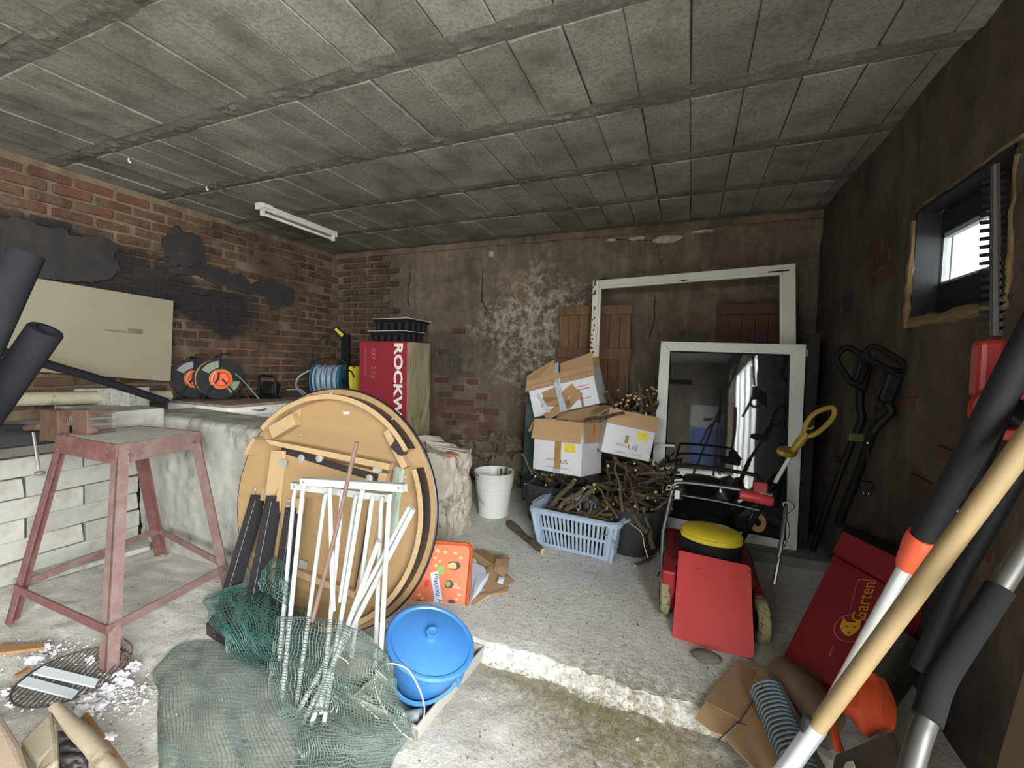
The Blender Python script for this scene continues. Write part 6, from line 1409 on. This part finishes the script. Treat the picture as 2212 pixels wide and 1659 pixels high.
solo('grey_box', 'dull grey plastic box lid low at the bottom right', 'box', MB().slab([at(1790, 1680, y=1.25), at(1960, 1680, y=1.25), at(1930, 1575, y=1.5), at(1800, 1630, y=1.42)], .2), mat('dull_grey_box', (92, 94, 90), .6), bevel=.01)
solo('white_tab', 'small pale rounded tab on the grey box at the bottom edge', 'tab', MB().slab([at(1815, 1670, y=1.20), at(1850, 1670, y=1.20), at(1842, 1640, y=1.26), at(1825, 1646, y=1.26)], .012), m_upvc, bevel=.005)
# ---- poles leaning on the right wall
def pole(P0, P1, extend_floor=True):
    d = P1 - P0; a = P0 + d * ((ZL + .01 - P0.z) / d.z) if extend_floor else P0
    b = P0 + d * ((XR - .03 - P0.x) / d.x); return a, b
m_ash = mat('ash_wood', (128, 108, 74), .6, var=.1, scale=4, stretch=(5, 5, .6), c2=(132, 112, 80), dirt=0, dscale=6)
P0 = at(1762, 1575, y=.90); P1 = at(2190, 990, y=.80)
a, b = pole(P0, P1); d = (P1 - P0); 
t = thing('wooden_pole', 'long pale ash wood tool handle with an aluminium ferrule slanting across the right side', 'tool handle', a)
part('shaft', MB().tube([P0, P0.lerp(P1, .5), b], .0138, 20), m_ash, t, smooth=True)
part('ferrule', MB().tube([a + d * .0, P0 - d * .12, P0 + d * .012], [.0158, .0156, .0153], 20), mat('aluminium', (206, 208, 208), .32, metal=.8, var=.06), t, smooth=True)
part('tool_socket', MB().tube([P0 - d * .03 + V((-.012, 0, .005)), P0 + d * .03 + V((-.02, 0, .005))], .007, 8), m_black, t, smooth=True)
P0 = at(1790, 1528, y=1.20); P1 = at(1966, 1212, y=.98); d = P1 - P0; P2 = at(2190, 800, y=.80)
t = thing('telescopic_pole', 'aluminium telescopic pole with an orange collar and thick black grip', 'tool handle', P0)
pa = P0 + d * ((ZL + .01 - P0.z) / d.z)
part('tube', MB().tube([pa, P0, P1], .0132, 20), mat('bright_aluminium', (222, 224, 224), .28, metal=.75, var=.04), t, smooth=True)
part('collar', MB().tube([P1 - d * .03, P1 - d * .0, P1 + d * .10, P1 + d * .125], [.017, .0195, .0235, .022], 16), m_or, t, smooth=True)
part('grip_section', MB().tube([P1 + d * .115, P1 + d * .5, P2, P2 + (P2 - P1) * .35], .0185, 20), m_black, t, smooth=True)
# foam covered curved handlebar at the bottom right
m_foamg = mat('dark_grip_foam', (18, 18, 19), .9, var=.1, scale=20, spec=.15)
pts = [at(1960, 1690, y=.62), at(1985, 1600, y=.64), at(2005, 1545, y=.66), at(2030, 1470, y=.68), at(2080, 1390, y=.72), at(2160, 1270, y=.76), at(2260, 1110, y=.78)]
Q = catmull(pts, 6)
t = thing('curved_handlebar', 'curved grey metal handlebar with a black foam sleeve at the bottom right corner', 'handlebar', Q[0])
part('metal_bar', MB().tube([Q[0] + (Q[0] - Q[6]) * 4.2] + Q, .0115, 14), mat('dark_aluminium', (66, 64, 60), .45, metal=.4), t, smooth=True)
part('foam_sleeve', MB().tube(Q[11:31], .0148, 16), m_foamg, t, smooth=True)
solo('timber_post', 'weathered tan timber plank end at the very bottom right corner', 'plank', MB().slab([at(2140, 1700, y=.42), at(2225, 1700, y=.40), at(2270, 1440, y=.56), at(2212, 1450, y=.58)], .03), mat('weathered_tan', (132, 116, 94), .85, var=.15, c2=(100, 84, 66), dirt=.2))
solo('black_pole', 'thin black pole behind the wooden tool handle against the right wall', 'pole', MB().tube([at(2098, 1058, y=1.3), at(2165, 900, y=1.35), at(2215, 790, y=1.35)], .014, 10), m_dk, smooth=True)
t = thing('black_lance', 'black tube with a small chrome button under the wooden tool handle', 'pole', at(2010, 1420, y=1.3))
part('tube', MB().tube([at(1985, 1440, y=1.25), at(2080, 1230, y=1.18), at(2215, 985, y=1.05)], .017, 12), m_dk, t, smooth=True)
part('lever', MB().tube([at(2062, 1110, y=1.2), at(2075, 1095, y=1.2), at(2070, 1085, y=1.2)], .01, 8), m_dk, t); part('button', MB(axisM(at(2066, 1100, y=1.18), V((-.5, -1, .2)))).lathe([(.006, 0), (0, .003)], 10), m_chrome, t)

# ---- hedge trimmer hanging by the window
m_hred = mat('hedge_red', (140, 34, 30), .4, var=.05)
y0 = 1.45
def hp_(u, v, dy=0): return at(u, v, y=y0 + dy)
t = thing('hedge_trimmer', 'red hedge trimmer hanging blade up beside the small window', 'hedge trimmer', hp_(2150, 880))
part('blade_bar', MB().slab([hp_(2138, 725), hp_(2166, 725), hp_(2160, 350), hp_(2140, 362)], .004), mat('dark_blade', (44, 42, 40), .6), t)
part('blade_rib', MB().slab([hp_(2145, 725, -.006), hp_(2157, 725, -.006), hp_(2152, 352, -.006), hp_(2146, 356, -.006)], .006), mat('grey_rib', (74, 70, 64), .5), t)
for k in range(20):
    v = 372 + k * 17.6; u = 2139 - k * .12
    part('tooth', MB().slab([hp_(u - 20, v), hp_(u + 1, v - 3), hp_(u + 1, v + 5), hp_(u - 19, v + 7)], .006), m_dk, t); part('tooth', MB().slab([hp_(u + 22, v), hp_(u + 36, v - 4), hp_(u + 35, v + 2), hp_(u + 22, v + 7)], .004), m_dk, t)
part('guard', MB().slab([hp_(2112, 860), hp_(2166, 872), hp_(2180, 728), hp_(2120, 735)], .05), m_hred, t, bevel=.012)
part('front_handle', MB(axisM(hp_(2178, 890, -.03), V((-.4, -1, .3)))).torus(.055, .016, 24, 8), m_hred, t, smooth=True)
part('motor_body', MB().slab([hp_(2140, 880, .03), hp_(2250, 960, .03), hp_(2260, 800, .03), hp_(2165, 760, .03)], .09), m_dk, t, bevel=.015)
# ================================================================ BOTTOM LEFT DEBRIS
m_oldw = mat('grey_old_wood', (150, 138, 116), .85, var=.15, scale=5, c2=(116, 100, 78), dirt=.2, dscale=8, bmp=.5)
m_brw = mat('brown_board', (136, 100, 62), .8, var=.15, scale=8, c2=(104, 74, 46), dirt=.1, bmp=.4)
def lath(name, lab, cat, a, b, w, h, m, roll=0, bev=.003):
    d = (b - a); L_ = d.length; x = d.normalized(); z = V((0, 0, 1)); z = (z - x * z.dot(x)).normalized(); y = z.cross(x); M = Matrix((x, y, z)).transposed().to_4x4(); M.translation = a
    return solo(name, lab, cat, MB(M @ Matrix.Rotation(roll, 4, 'X')).box((0, -w / 2, 0), (L_, w / 2, h)), m, bevel=bev)
# round wire grill
G = at(150, 1452, z=ZL + .02); GR = (at(282, 1405, z=ZL + .02) - at(15, 1520, z=ZL + .02)).length / 2
G = (at(282, 1408, z=ZL + .02) + at(12, 1515, z=ZL + .02)) / 2
m_dkr = mat('dark_rusty_wire', (70, 62, 58), .8, metal=.2)
t = thing('grill_rack', 'round rusty wire grill rack lying on the floor by the front foot of the stand', 'grill rack', V((G.x, G.y, ZL)))
part('outer_ring', MB(T(G)).torus(GR, .0035, 60, 6, sy=.92), m_dkr, t, smooth=True)
ga = radians(128)
for k in range(-9, 10):
    x = k / 9.6 * GR; hh = sqrt(max(0, GR * GR - x * x)) * .96; M = T(G) @ rz(ga - pi / 2)
    part('bar', MB(M).tube([(x, -hh, .003), (x, hh, .003)], .0022, 5), m_dkr, t)
part('grill_handle', MB().tube(catmull([at(268, 1380, z=ZL + .03), at(285, 1395, z=ZL + .035), at(283, 1415, z=ZL + .03), at(262, 1430, z=ZL + .03), at(270, 1410, z=ZL + .05), at(280, 1425, z=ZL + .03), at(258, 1445, z=ZL + .02)], 6), .003, 6), m_rust, t)
# two white laths on the grill
m_wl = mat('white_lath', (196, 206, 208), .6, var=.04)
def plank4(name, lab, cat, c, z, th, m, bev=.002):
    return solo(name, lab, cat, MB().slab([at(u, v, z=z) for u, v in c], th, V((0, 0, -1))), m, bevel=bev)
plank4('white_lath', 'pale white lath lying on the grill rack, the upper of the two', 'lath', ((95, 1437), (213, 1466), (205, 1484), (70, 1454)), ZL + .042, .008, m_wl)
plank4('white_lath', 'pale white lath lying on the grill rack, the lower of the two', 'lath', ((60, 1460), (170, 1490), (155, 1508), (37, 1478)), ZL + .040, .008, m_wl)
plank4('brown_lath', 'brown lath poking in from the left edge above the grill rack', 'lath', ((-30, 1392), (92, 1388), (96, 1398), (-30, 1414)), ZL + .03, .014, m_brw)
plank4('wood_splinter', 'short reddish wood splinter at the left edge of the grill rack', 'splinter', ((28, 1458), (62, 1438), (66, 1444), (36, 1460)), ZL + .045, .01, m_brw)
plank4('brown_board', 'brown board lying at the bottom left with a chip across its middle', 'board', ((172, 1550), (190, 1537), (302, 1690), (268, 1690)), ZL + .05, .018, m_brw)
P = [at(118, 1525, z=.02), at(150, 1560, z=.02), at(200, 1610, z=.03), at(258, 1690, z=.04)]
solo('worn_lath', 'rounded grey weathered lath leaning over the brown board at the bottom left', 'lath', MB().tube(catmull(P, 4), [.017 + .008 * min(1, i / 6) for i in range(13)], 8, flat=.8), m_oldw, smooth=True)
solo('split_log', 'broad pale split piece of timber between the stone slab and the worn lath', 'timber', MB().slab([at(72, 1690, z=.03), at(128, 1640, z=.04), at(124, 1560, z=.03), at(108, 1540, z=.02)] [::1], .05, V((0, 0, -1))), m_oldw, bevel=.012)
solo('split_log', 'wide pale timber block with a split running down it, bottom left', 'timber', MB().slab([at(44, 1600, z=.035), at(80, 1650, z=.035), at(124, 1606, z=.035), at(112, 1532, z=.03)], .06, V((0, 0, -1))), m_oldw, bevel=.01)
solo('pink_slab', 'large smooth pinkish stone slab cutting off the bottom left corner', 'slab', MB().slab([at(-60, 1720, z=.07), at(80, 1700, z=.06), at(48, 1610, z=.06), at(-40, 1470, z=.07)], .06, V((0, 0, -1))), mat('pinkish_stone', (168, 148, 128), .85, var=.12, scale=4, bmp=.4), bevel=.014)
# plaster lumps: each sizeable one its own thing
m_plas = mat('white_plaster_lump', (198, 195, 195), .9, var=.06, scale=20, bmp=.7, bscale=60)
lumps = [(95, 1400, .05, .02, 'long white plaster lump beside the brown lath at the left'), (75, 1425, .06, .02, 'flat white plaster lump below the long one'), (195, 1430, .03, .025, 'round white plaster lump against the stand foot'), (288, 1440, .045, .016, 'smooth oblong white plaster piece right of the stand foot'), (260, 1465, .05, .02, 'crumbly plaster heap just right of the stand foot'),
         (232, 1490, .04, .02, 'plaster crumb pile below the stand foot'), (190, 1510, .05, .018, 'plaster lump under the lower white lath end'), (180, 1540, .06, .02, 'biggest bright plaster lump above the brown board'), (215, 1525, .045, .015, 'plaster flake right of the biggest lump'), (310, 1485, .02, .01, 'small triangular white chip on the floor near the net'),
         (15, 1495, .03, .015, 'pinkish plaster chip left of the grill rack'), (25, 1520, .03, .012, 'white chip under the left rim of the grill rack'), (240, 1590, .03, .012, 'white chip lying across the brown board'), (275, 1478, .03, .02, 'rough lump on the right end of the plaster heap'), (1378, 1598, .012, .007, 'single white chip on the rough floor in front of the step')]
for i, (u, v, a, b, lab) in enumerate(lumps):
    p = at(u, v, z=ZL + (.05 if 'across' in lab else .008)); solo('plaster_lump', lab, 'plaster', stone_mb((p.x, p.y, p.z + b * .15), (a * .62, a * .4, b * .75), i + 50, 3, .8, .75), m_plas, smooth=True)
mb = MB()
for i in range(1600):
    k_ = R.random(); u, v = (R.gauss(240, 45), R.gauss(1500, 26)) if k_ < .6 else ((R.gauss(110, 45), R.gauss(1405, 20)) if k_ < .8 else (R.gauss(150, 70), R.gauss(1470, 30)))
    if v < 1380 or (230 < u and v < 1440): continue
    p = at(u, v, z=ZL + .008); s = R.uniform(.002, .010) * (1.6 if R.random() < .08 else 1); q = [p + V((R.uniform(-1, 1), R.uniform(-1, 1), R.uniform(0, 1))) * s for _ in range(4)]; mb.add(q, [(0, 1, 2), (0, 2, 3), (0, 3, 1), (1, 3, 2)])
solo('plaster_crumbs', 'fine white plaster crumbs around the foot of the stand', 'plaster', mb, m_plas, kind='stuff')
solo('black_rag', 'crumpled dark scrap between the timber blocks at the bottom left', 'rag', MB().grid(lambda u, v: at(interp(120, 190, u), interp(1580, 1670, v), z=ZL + .02 + .05 * abs(nn((u * 4, v * 4, 1)))), 20, 20), mat('dark_rag', (84, 80, 78), .95, var=.4, scale=20), smooth=True, solid=.002)
solo('concrete_curb', 'low pale concrete ledge along the foot of the pale block stack', 'ledge', MB().hexa([at(30, 1275, z=ZL), at(325, 1190, z=ZL), at(330, 1168, z=ZL), at(20, 1235, z=ZL)], [p + V((0, 0, .035)) for p in (at(30, 1275, z=ZL), at(325, 1190, z=ZL), at(330, 1168, z=ZL), at(20, 1235, z=ZL))]), m_render, bevel=.01)
